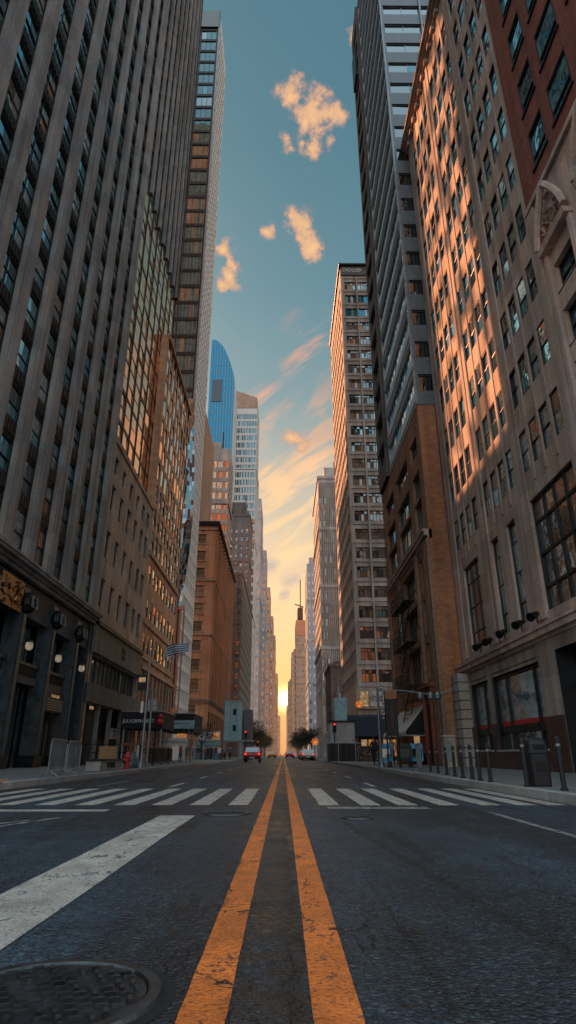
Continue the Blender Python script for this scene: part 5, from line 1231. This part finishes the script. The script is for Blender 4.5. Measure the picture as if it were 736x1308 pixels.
newsbox(6.65, 35.6, 'black newspaper box between the two blue ones', 'black_plastic')
newsbox(7.45, 36.4, 'pale blue newspaper box next to the grey barrier', 'blue_box')
t = thing('signal_mast', 'grey street pole on the right with a long mast arm and a small ring light', 'pole', (5.5, 36.6, SW))
m = MB(); m.lathe((5.5, 36.6, SW), [(.2, 0), (.17, .15), (.1, .4)], 'grey_metal', 10); m.tube((5.5, 36.6, .5), (5.5, 36.6, 4.5), .09, 'grey_metal', 8, .07); obj('shaft', m, t)
m = MB(); m.path([(5.5, 36.6, 4.3), (7.0, 36.4, 4.25), (8.9, 36.1, 3.95)], .05, 'grey_metal', 6); m.tube((8.9, 36.1, 3.95), (9.8, 36., 4.3), .04, 'grey_metal', 6); obj('mast_arm', m, t)
for x in (7.9, 8.5, 8.9): m = MB(); m.lathe((x, 36.1, 3.7), [(.05, 0), (.2, .1), (.22, .3), (.1, .45)], 'grey_metal', 8); obj('signal_head', m, t)
m = MB(); m.tube((5.05, 36.4, 4.4), (5.3, 36.4, 3.7), .04, 'white_frame', 6); m.tube((5.3, 36.4, 3.7), (4.85, 36.4, 3.65), .04, 'white_frame', 6); obj('bracket', m, t)
t = thing('street_banner', 'black vertical banner with red lettering and an orange panel above, beside the signal mast', 'banner', (6.6, 35.2, SW))
m = MB(); m.box(5.7, 6.32, 35.18, 35.24, 1.75, 3.7, 'black_plastic'); obj('cloth', m, t); m = MB(); m.box(5.68, 6.34, 35.17, 35.25, 3.72, 4.2, 'brown_brick'); obj('orange_panel', m, t)
text('lettering', 'S\nE\nR\nV\nE', .30, 'red_brick', (6.05, 35.165, 2.75), (math.pi / 2, 0, 0), t, .004)
for x in (5.7, 6.32): m = MB(); m.tube((x, 35.3, SW), (x, 35.3, 4.2), .045, 'dark_metal', 6); obj('post', m, t)
m = MB()
for q in range(9): m.lathe((5.5 + .04 * math.sin(q * 2), 35.0, 2.6 + q * .2), [(.03, 0), (.09, .05), (.03, .12)], 'white_frame', 6)
m.path([(5.5 + .04 * math.sin(q * 2), 35.0, 2.6 + q * .2) for q in range(10)], .02, 'dark_metal', 4)
obj('bulb_string', m, t)
# white and black awning of the shop
t = thing('shop_awning', 'sloping awning, off white along the street and black at its end, below the fire escape', 'awning', (9.2, 48, 2))
m = MB(); m.poly([(8.3, 43.5, 2.25), (8.3, 53.5, 2.25), (9.88, 53.5, 4.1), (9.88, 43.5, 4.1)], 'awning_white', (-1, 0, 1)); m.box(8.27, 8.33, 43.5, 53.5, 2.0, 2.245, 'awning_white'); obj('canvas', m, t)
m = MB(); m.poly([(8.3, 43.49, 2.0), (9.88, 43.49, 2.0), (9.88, 43.49, 4.1), (8.3, 43.49, 2.25)], 'awning_black', (0, -1, 0)); obj('end_panel', m, t)
m = MB(); m.tube((8.3, 43.4, 2.0), (9.9, 43.4, 2.0), .04, 'white_frame', 6); obj('rail', m, t)
# fence with planting pattern, site shed
t = thing('planted_fence', 'fence panel covered with speckled pale foliage in front of the sign topped tower', 'fence', (8, 70, SW))
m = MB(); m.box(7.4, 9.7, 64.9, 65.0, SW, 1.6, 'black_plastic'); obj('panel', m, t)
m = MB(); rg = random.Random(9)
for q in range(260):
    x, z = rg.uniform(7.4, 9.7), rg.uniform(.2, 1.6); a = rg.uniform(0, 6.3); s_ = rg.uniform(.05, .11)
    m.poly([(x, 64.88, z), (x + s_ * math.cos(a), 64.84, z + s_ * math.sin(a)), (x + s_ * math.cos(a + .9), 64.86, z + s_ * math.sin(a + .9))], rg.choice(('white_frame', 'leaf', 'plywood')))
obj('foliage', m, t)
t = thing('site_fence', 'dark mesh site fence at the right kerb in front of the grey shed', 'fence', (7, 72, 0))
m = MB()
for q in range(7): m.tube((4.7 + q * .62, 70, 0), (4.7 + q * .62, 70, 2.0), .05, 'grey_metal' if q in (0, 2, 5) else 'dark_metal', 6)
m.tube((4.7, 70, 1.95), (8.42, 70, 1.95), .04, 'grey_metal', 6); obj('posts', m, t)
m = MB(); m.box(4.72, 8.4, 70.04, 70.08, .1, 1.88, 'black_plastic'); obj('mesh_panel', m, t)
t = thing('site_shed', 'grey site shed with a pale blue upper box on the right pavement', 'shed', (7, 76, 0))
m = MB(); m.box(5.4, 8.3, 74.5, 78, 2.0, 4.3, 'shed_grey'); m.box(5.3, 8.4, 74.4, 78.1, 4.303, 4.5, 'dark_metal')
for x in (5.5, 8.1): m.box(x - .1, x + .1, 74.6, 74.8, 0, 2., 'shed_grey')
m.hexa([(4.2, 74.7, 1.2), (5.39, 74.7, 1.2), (5.39, 77, 1.2), (4.2, 77, 1.2), (4.9, 74.7, 3.0), (5.39, 74.7, 3.4), (5.39, 77, 3.4), (4.9, 77, 3.0)], 'shed_grey'); obj('body', m, t)
m = MB(); m.box(6.1, 7.5, 74.9, 77, 4.51, 7.1, 'teal_box'); obj('upper_box', m, t)
m = MB(); m.lathe((6.6, 75.5, 7.11), [(.3, 0), (.3, .5), (.1, .6), (.08, 1.3)], 'grey_metal', 8); obj('vent', m, t)

# ---------------------------------------------------------------- cars
def car(x, y, k, label, group=None, rz=0., tall=0., name='parked_car'):
    """seen from behind: the tail points at -Y"""
    t = thing(name, label, 'car', (x, y, 0), group, rz); H = 1.52 + tall; W = .9
    prof = [(-2.2, .35), (-2.25, .75), (-2.15, .98), (-1.95, 1.02), (-1.55, H - .06), (-.9, H), (.2, H - .02), (.95, 1.05), (1.9, .93), (2.2, .72), (2.25, .4)]
    m = MB()
    def P(q, s, inset=0.): 
        yy, z = prof[q]; wi = W - (.16 * max(0, (z - 1.0) / (H - 1.))) - inset
        return (s * wi, yy, z)
    n = len(prof)
    for q in range(n - 1): m.poly([P(q, -1), P(q, 1), P(q + 1, 1), P(q + 1, -1)], k)
    for s_ in (-1, 1):
        m.poly([P(q, s_) for q in range(n)], k, (s_, 0, 0))
    m.poly([P(0, -1), P(0, 1), P(n - 1, 1), P(n - 1, -1)], 'dark_metal', (0, 0, -1)); obj('body', m, t, world=False)
    g = MB()
    def lerp(a, b, f): return tuple(a[i] + (b[i] - a[i]) * f for i in range(3))
    def pane(q, f0, f1, off):
        a, b, c, d = P(q, -1, .1), P(q, 1, .1), P(q + 1, 1, .1), P(q + 1, -1, .1)
        o = Vector(off); g.poly([Vector(lerp(a, d, f0)) + o, Vector(lerp(b, c, f0)) + o, Vector(lerp(b, c, f1)) + o, Vector(lerp(a, d, f1)) + o], 'g_dark', off)
    pane(3, .08, .9, (0, -.012, .008)); pane(6, .1, .92, (0, .012, .012)); obj('windscreen', g, t, world=False)
    for s_ in (-1, 1):
        sw = MB(); z0, z1 = 1.06, H - .1
        wi0, wi1 = W + .006 - .16 * ((z0 - 1) / (H - 1)), W + .006 - .16 * ((z1 - 1) / (H - 1))
        sw.poly([(s_ * wi0, -1.7, z0), (s_ * wi0, .75, z0), (s_ * wi1, .2, z1), (s_ * wi1, -1.42, z1)], 'g_dark', (s_, 0, 0)); obj('side_window', sw, t, world=False)
        tl = MB(); tl.box(s_ * .74 - .12, s_ * .74 + .12, -2.275, -2.2, .76, .98, 'red_glow'); obj('tail_light', tl, t, world=False)
        hl = MB(); hl.box(s_ * .66 - .16, s_ * .66 + .16, 2.16, 2.27, .58, .72, 'white_paint'); obj('headlight', hl, t, world=False)
        mi = MB(); mi.box(s_ * (W + .1) - .09, s_ * (W + .1) + .09, .55, .65, 1.02, 1.16, k); obj('mirror', mi, t, world=False)
        for yy in (-1.38, 1.38):
            w = MB(); w.tube((s_ * (W - .2), yy, .33), (s_ * (W + .01), yy, .33), .33, 'tyre', 14); w.tube((s_ * (W + .012), yy, .33), (s_ * (W + .02), yy, .33), .2, 'grey_metal', 10); obj('wheel', w, t, world=False)
    b = MB(); b.box(-.86, .86, -2.32, -2.2, .36, .6, 'dark_metal'); obj('bumper', b, t, world=False)
    pl = MB(); pl.box(-.26, .26, -2.34, -2.322, .42, .55, 'white_paint'); obj('number_plate', pl, t, world=False)
    return t
car(-3.45, 74, 'car_red', 'dark red car with its tail lights on, driving away in the left lane', None, 0, .12, 'moving_car')
for i, (x, y, k, d) in enumerate(((1.4, 141, 'car_red', 'red car stopped nearest the centre line on the right'), (3.6, 96, 'car_white', 'white car parked first in the row on the right kerb'), (3.75, 103, 'car_dark', 'dark car parked second in the row on the right kerb'),
        (3.8, 110, 'car_white', 'pale car parked behind the dark one on the right kerb'), (3.9, 119, 'taxi', 'yellow taxi in the parked row on the right kerb'), (3.9, 128, 'car_dark', 'last dark car of the parked row on the right kerb'),
        (-5.4, 122, 'car_white', 'white car parked under the left trees'), (-5.5, 131, 'car_dark', 'dark car parked under the left trees'), (-2.6, 150, 'taxi', 'distant yellow taxi in the left lane'))):
    car(x, y, k, d)
# traffic farther out, too small to show parts
m0 = None
for i in range(14):
    y = 175 + i * 26; x = (-2.6, 1.4, 3.7, -5.2)[i % 4]
    c = MB(); c.hexa([(x - .85, y, .3), (x + .85, y, .3), (x + .85, y + 4.3, .3), (x - .85, y + 4.3, .3), (x - .7, y + .4, 1.5), (x + .7, y + .4, 1.5), (x + .7, y + 3., 1.5), (x - .7, y + 3., 1.5)], ('car_dark', 'taxi', 'car_white')[i % 3])
    for s_ in (-.6, .6): c.box(x + s_ - .16, x + s_ + .16, y - .05, y + .3, .7, .95, 'red_glow')
    tag(obj('distant_car', c), 'tiny distant car with red tail lights far down the avenue', 'car', 'distant traffic far down the avenue')

# ---------------------------------------------------------------- people
def body_mesh(pose):
    """one continuous skinned figure; pose: stride in metres, arm swing"""
    me = bpy.data.meshes.new('person_skeleton')
    st, sw = pose
    V = [(0, 0, .95), (0, 0, 1.15), (0, .01, 1.38), (0, .01, 1.5), (0, -.02, 1.58), (0, -.02, 1.70),
         (.1, 0, .9), (.11, -st * .5, .5), (.11, -st * .9 + .06, .09), (.11, -st * .9 - .1, .04),
         (-.1, 0, .9), (-.11, st * .4, .5), (-.11, st * .9 + .06, .09), (-.11, st * .9 - .1, .04),
         (.19, .01, 1.40), (.25, sw * .5, 1.12), (.25, sw - .06, .88), (.25, sw - .1, .78),
         (-.19, .01, 1.40), (-.25, -sw * .5, 1.12), (-.25, -sw - .06, .88), (-.25, -sw - .1, .78)]
    rad = [.145, .135, .15, .06, .085, .085, .095, .07, .045, .035, .095, .07, .045, .035, .06, .046, .034, .03, .06, .046, .034, .03]
    Ed = [(0, 1), (1, 2), (2, 3), (3, 4), (4, 5), (0, 6), (6, 7), (7, 8), (8, 9), (0, 10), (10, 11), (11, 12), (12, 13), (2, 14), (14, 15), (15, 16), (16, 17), (2, 18), (18, 19), (19, 20), (20, 21)]
    me.from_pydata(V, Ed, []); o = bpy.data.objects.new('person_skeleton', me); COL.objects.link(o)
    mo = o.modifiers.new('skin', 'SKIN'); 
    for i, v in enumerate(me.skin_vertices[0].data): v.radius = (rad[i], rad[i] * (.75 if i < 3 else 1.)); v.use_root = (i == 0)
    sb = o.modifiers.new('sub', 'SUBSURF'); sb.levels = sb.render_levels = 1
    bpy.context.view_layer.update()
    new = bpy.data.meshes.new_from_object(o.evaluated_get(bpy.context.evaluated_depsgraph_get()))
    bpy.data.objects.remove(o); return new
BASE = [body_mesh(p) for p in ((.06, .02), (.26, .16), (-.2, -.14))]
CLO = [('coat_dark', (.02, .02, .024)), ('coat_grey', (.12, .12, .13)), ('coat_white', (.5, .49, .47)), ('coat_red', (.28, .04, .03)), ('coat_blue', (.05, .09, .16)), ('coat_tan', (.25, .17, .1))]
for n_, c in CLO: MT[n_] = paint(n_.replace('_', ' '), c, .9, 0, .2)
MT['hair'] = paint('dark hair', (.02, .014, .01), .7, 0)
PM = {}
def person(x, y, rz, base, top, leg, label, group=None, s=1.):
    key = (base, top, leg)
    if key not in PM:
        me = BASE[base].copy(); me.materials.clear()
        for k in (top, leg, 'skin', 'dark_metal'): me.materials.append(MT[k])
        idx = []
        for p in me.polygons:
            c = p.center; idx.append(3 if c.z < .1 else 2 if c.z > 1.5 or (abs(c.x) > .2 and c.z < .86) else 1 if c.z < .93 and abs(c.x) < .2 else 0)
        me.polygons.foreach_set('material_index', idx); me.polygons.foreach_set('use_smooth', [True] * len(idx)); PM[key] = me
        hm = MB(); hm.lathe((0, .015, 1.66), [(.093, 0), (.1, .05), (.088, .1), (.05, .135), (.01, .145)], 'hair', 10); PM[key + ('h',)] = hm.mesh('hair')
        fm = MB(); fm.tube((0, -.1, 1.63), (0, -.125, 1.615), .016, 'skin', 6)
        for sx in (-.035, .035): fm.box(sx - .012, sx + .012, -.106, -.1, 1.645, 1.66, 'hair')
        fm.box(-.025, .025, -.102, -.094, 1.575, 1.585, 'sign_red'); PM[key + ('f',)] = fm.mesh('face')
    o = bpy.data.objects.new('person', PM[key]); COL.objects.link(o); o.location = (x, y, SW); o.rotation_euler.z = rz; o.scale = (s, s, s)
    tag(o, label, 'person', group)
    for q, nm in (('h', 'hair'), ('f', 'face')):
        h = bpy.data.objects.new(nm, PM[key + (q,)]); COL.objects.link(h); h.parent = o
PP = [(-10.9, 84, .3, 0, 'coat_dark', 'coat_grey', 'person in a dark top at the left edge of the crowd by the container'), (-10.3, 86, 2.6, 1, 'coat_red', 'coat_dark', 'person in a red top among the crowd by the container'),
      (-9.8, 84.5, .2, 2, 'coat_dark', 'coat_dark', 'person dressed all in black beside the one in red'), (-9.2, 87, 3.1, 0, 'coat_tan', 'coat_dark', 'person in a tan jacket in the middle of the crowd'),
      (-8.7, 84, .1, 1, 'coat_dark', 'coat_blue', 'person in a black top and blue trousers in the crowd'), (-8.1, 82, 3., 2, 'coat_white', 'coat_grey', 'person in white standing out in front of the site tower'),
      (-7.7, 85, .4, 0, 'coat_grey', 'coat_dark', 'person in a grey coat beside the one in white'), (-7.2, 88, 2.9, 1, 'coat_blue', 'coat_dark', 'person in a blue top at the right end of the crowd'),
      (-11.6, 78, .1, 0, 'coat_blue', 'coat_dark', 'person in blue standing apart near the second canopy'), (-11.2, 80, 3., 2, 'coat_grey', 'coat_grey', 'person in grey walking near the second canopy'),
      (-9.5, 60, 1.2, 0, 'coat_red', 'coat_dark', 'person in dark red by the banner post'), (-10.6, 48.5, 2., 1, 'coat_dark', 'coat_dark', 'person in dark clothes below the first black canopy'),
      (7.0, 46.5, .5, 0, 'coat_red', 'coat_dark', 'person in a red top in front of the lit shop on the right'), (6.3, 45, 2.6, 1, 'coat_dark', 'coat_dark', 'person in black walking past the shop awning'),
      (7.9, 47, 3., 2, 'coat_tan', 'coat_dark', 'person in a tan coat by the shop awning'), (8.6, 58, 0., 0, 'coat_dark', 'coat_grey', 'person in a dark top near the planted fence')]
for x, y, rz, b, tp_, lg_, lb in PP: person(x, y, rz, b, tp_, lg_, lb, None, rnd.uniform(.95, 1.04))

for q in range(14):
    person(-12.2 + rnd.uniform(0, 5.2), 88 + rnd.uniform(0, 7), rnd.choice((.1, 2.9, .4)), q % 3, rnd.choice(('coat_dark', 'coat_grey', 'coat_dark', 'coat_blue')), 'coat_dark', 'person in plain dark clothing deep in the crowd before the teal container', 'people crowded before the teal container', rnd.uniform(.95, 1.05))
# ---------------------------------------------------------------- trees
def tree_meshes(seed, h):
    rg = random.Random(seed); tr = MB()
    tr.tube((0, 0, 0), (0, 0, h * .35), .16, 'bark', 8, .11)
    tips = []
    for q in range(7):
        a = q * 2.4 + rg.uniform(-.3, .3); r = rg.uniform(1.1, 2.2); e = Vector((r * math.cos(a), r * math.sin(a), h * rg.uniform(.55, .85)))
        mid = Vector((e.x * .4, e.y * .4, h * .48)); tr.tube((0, 0, h * .33), mid, .08, 'bark', 5, .05); tr.tube(mid, e, .05, 'bark', 5, .02); tips += [e, mid + (e - mid) * .6]
    cr = MB()
    for tpt in tips:
        rr = rg.uniform(.6, 1.5)
        for q in range(90):
            d = Vector((rg.gauss(0, 1), rg.gauss(0, 1), rg.gauss(0, .75))) * rr * .6; c = tpt + d; s_ = rg.uniform(.09, .2)
            u = Vector((rg.uniform(-1, 1), rg.uniform(-1, 1), rg.uniform(-1, 1))).normalized(); v = u.orthogonal().normalized()
            cr.poly([c - u * s_, c + v * s_ * .55, c + u * s_, c - v * s_ * .55], 'leaf')
    return tr.mesh('trunk'), cr.mesh('crown')
TM = [tree_meshes(s_, h) for s_, h in ((1, 7.), (2, 8.), (3, 6.5))]
def tree(x, y, q, sc, label, group):
    t = thing('street_tree', label, 'tree', (x, y, SW), group, rnd.uniform(0, 6)); t.scale = (sc, sc, sc)
    for nm, me in zip(('trunk', 'crown'), TM[q]): o = bpy.data.objects.new(nm, me); COL.objects.link(o); o.parent = t
for i in range(11):
    tree(-7.6 + rnd.uniform(-.4, .6), 142 + i * 13 + rnd.uniform(-3, 3), i % 3, rnd.uniform(.95, 1.25), 'dark leafy street tree in the row along the left kerb, hazy before the sunset', 'street trees on the left of the avenue')
    tree(5.7 + rnd.uniform(-.6, .5), 138 + i * 13 + rnd.uniform(-3, 3), (i + 1) % 3, rnd.uniform(.9, 1.15), 'dark leafy street tree in the row along the right kerb, hazy before the sunset', 'street trees on the right of the avenue')
tree(-11.6, 92, 0, .8, 'single dark tree beside the orange brick corner', None)
# ---------------------------------------------------------------- windows: choose and place
bpy.context.view_layer.update()
dg = bpy.context.evaluated_depsgraph_get()
def project(p):
    d = Vector(p) - Vector((0, 0, CAMH)); w = d.dot(FW)
    if w <= .1: return None
    return (368 + FPX * d.dot(RT) / w, 654 - FPX * d.dot(UP) / w)
def visible_area(w):
    fr = w['fr']; P = [project(fr.P(w['u'] + a * w['w'] / 2, w['d'] + .09, w['z'] + b * w['h'])) for a, b in ((-1, 0), (1, 0), (1, 1), (-1, 1))]
    if any(p is None for p in P): return 0
    if max(p[0] for p in P) < 0 or min(p[0] for p in P) > 736 or max(p[1] for p in P) < 0 or min(p[1] for p in P) > 1308: return 0
    a = abs(sum(P[i][0] * P[(i + 1) % 4][1] - P[(i + 1) % 4][0] * P[i][1] for i in range(4))) / 2
    for b, zf in ((0, .5), (-.35, .8), (.35, .2)):
        t = Vector(fr.P(w['u'] + b * w['w'], w['d'] + .1, w['z'] + zf * w['h'])); o = Vector((0, 0, CAMH)); d = t - o
        hit = scn.ray_cast(dg, o, d.normalized(), distance=d.length - .05)
        if not hit[0]: return a
    return a * .01
roots = {}
for w in WIN: roots.setdefault(w['root'].name, []).append(w)
for rn, ws in roots.items():
    root = ws[0]['root']
    for w in ws: w['a'] = visible_area(w)
    ws.sort(key=lambda w: -w['a'])
    cut = [w for w in ws[:100] if w['a'] > (2.5 if len(ws) > 100 else 0)]
    if len(ws) <= 100: cut = ws
    rest = ws[len(cut):]
    rg = random.Random(rn)
    for w in cut:
        sp = w['spec']; a, b = win_mesh(sp, w['w'], w['h'], rg.randrange(sp['nvar']))
        o = bpy.data.objects.new('window', a); COL.objects.link(o); o.parent = root
        o.location = Vector(w['fr'].P(w['u'], w['d'], w['z'])) - root.location; o.rotation_euler.z = w['fr'].rz
        if b: p = bpy.data.objects.new('pane', b); COL.objects.link(p); p.parent = o
    if rest:
        m = MB()
        for w in rest:
            M = Matrix.Translation(w['fr'].P(w['u'], w['d'], w['z'])) @ Matrix.Rotation(w['fr'].rz, 4, 'Z')
            T = lambda x, y, z, M=M: tuple(M @ Vector((x, y, z)))
            win_geo(m, m, T, w['w'], w['h'], w['spec'], rg)
        o = obj('window', m, root); o['kind'] = 'stuff'
# ---------------------------------------------------------------- evening haze over the far avenue
hm, hnt, hout = new_mat('evening_haze')
vs = N(hnt, 'VolumeScatter', {'Color': (1., .62, .34, 1), 'Density': .0009, 'Anisotropy': .35}); hnt.links.new(vs.outputs[0], hout.inputs['Volume'])
MT['haze'] = hm
h = MB(); h.box(-70, 70, 124, 1300, -.02, 55, 'haze')
tag(obj('haze', h), None, None, None, 'stuff')
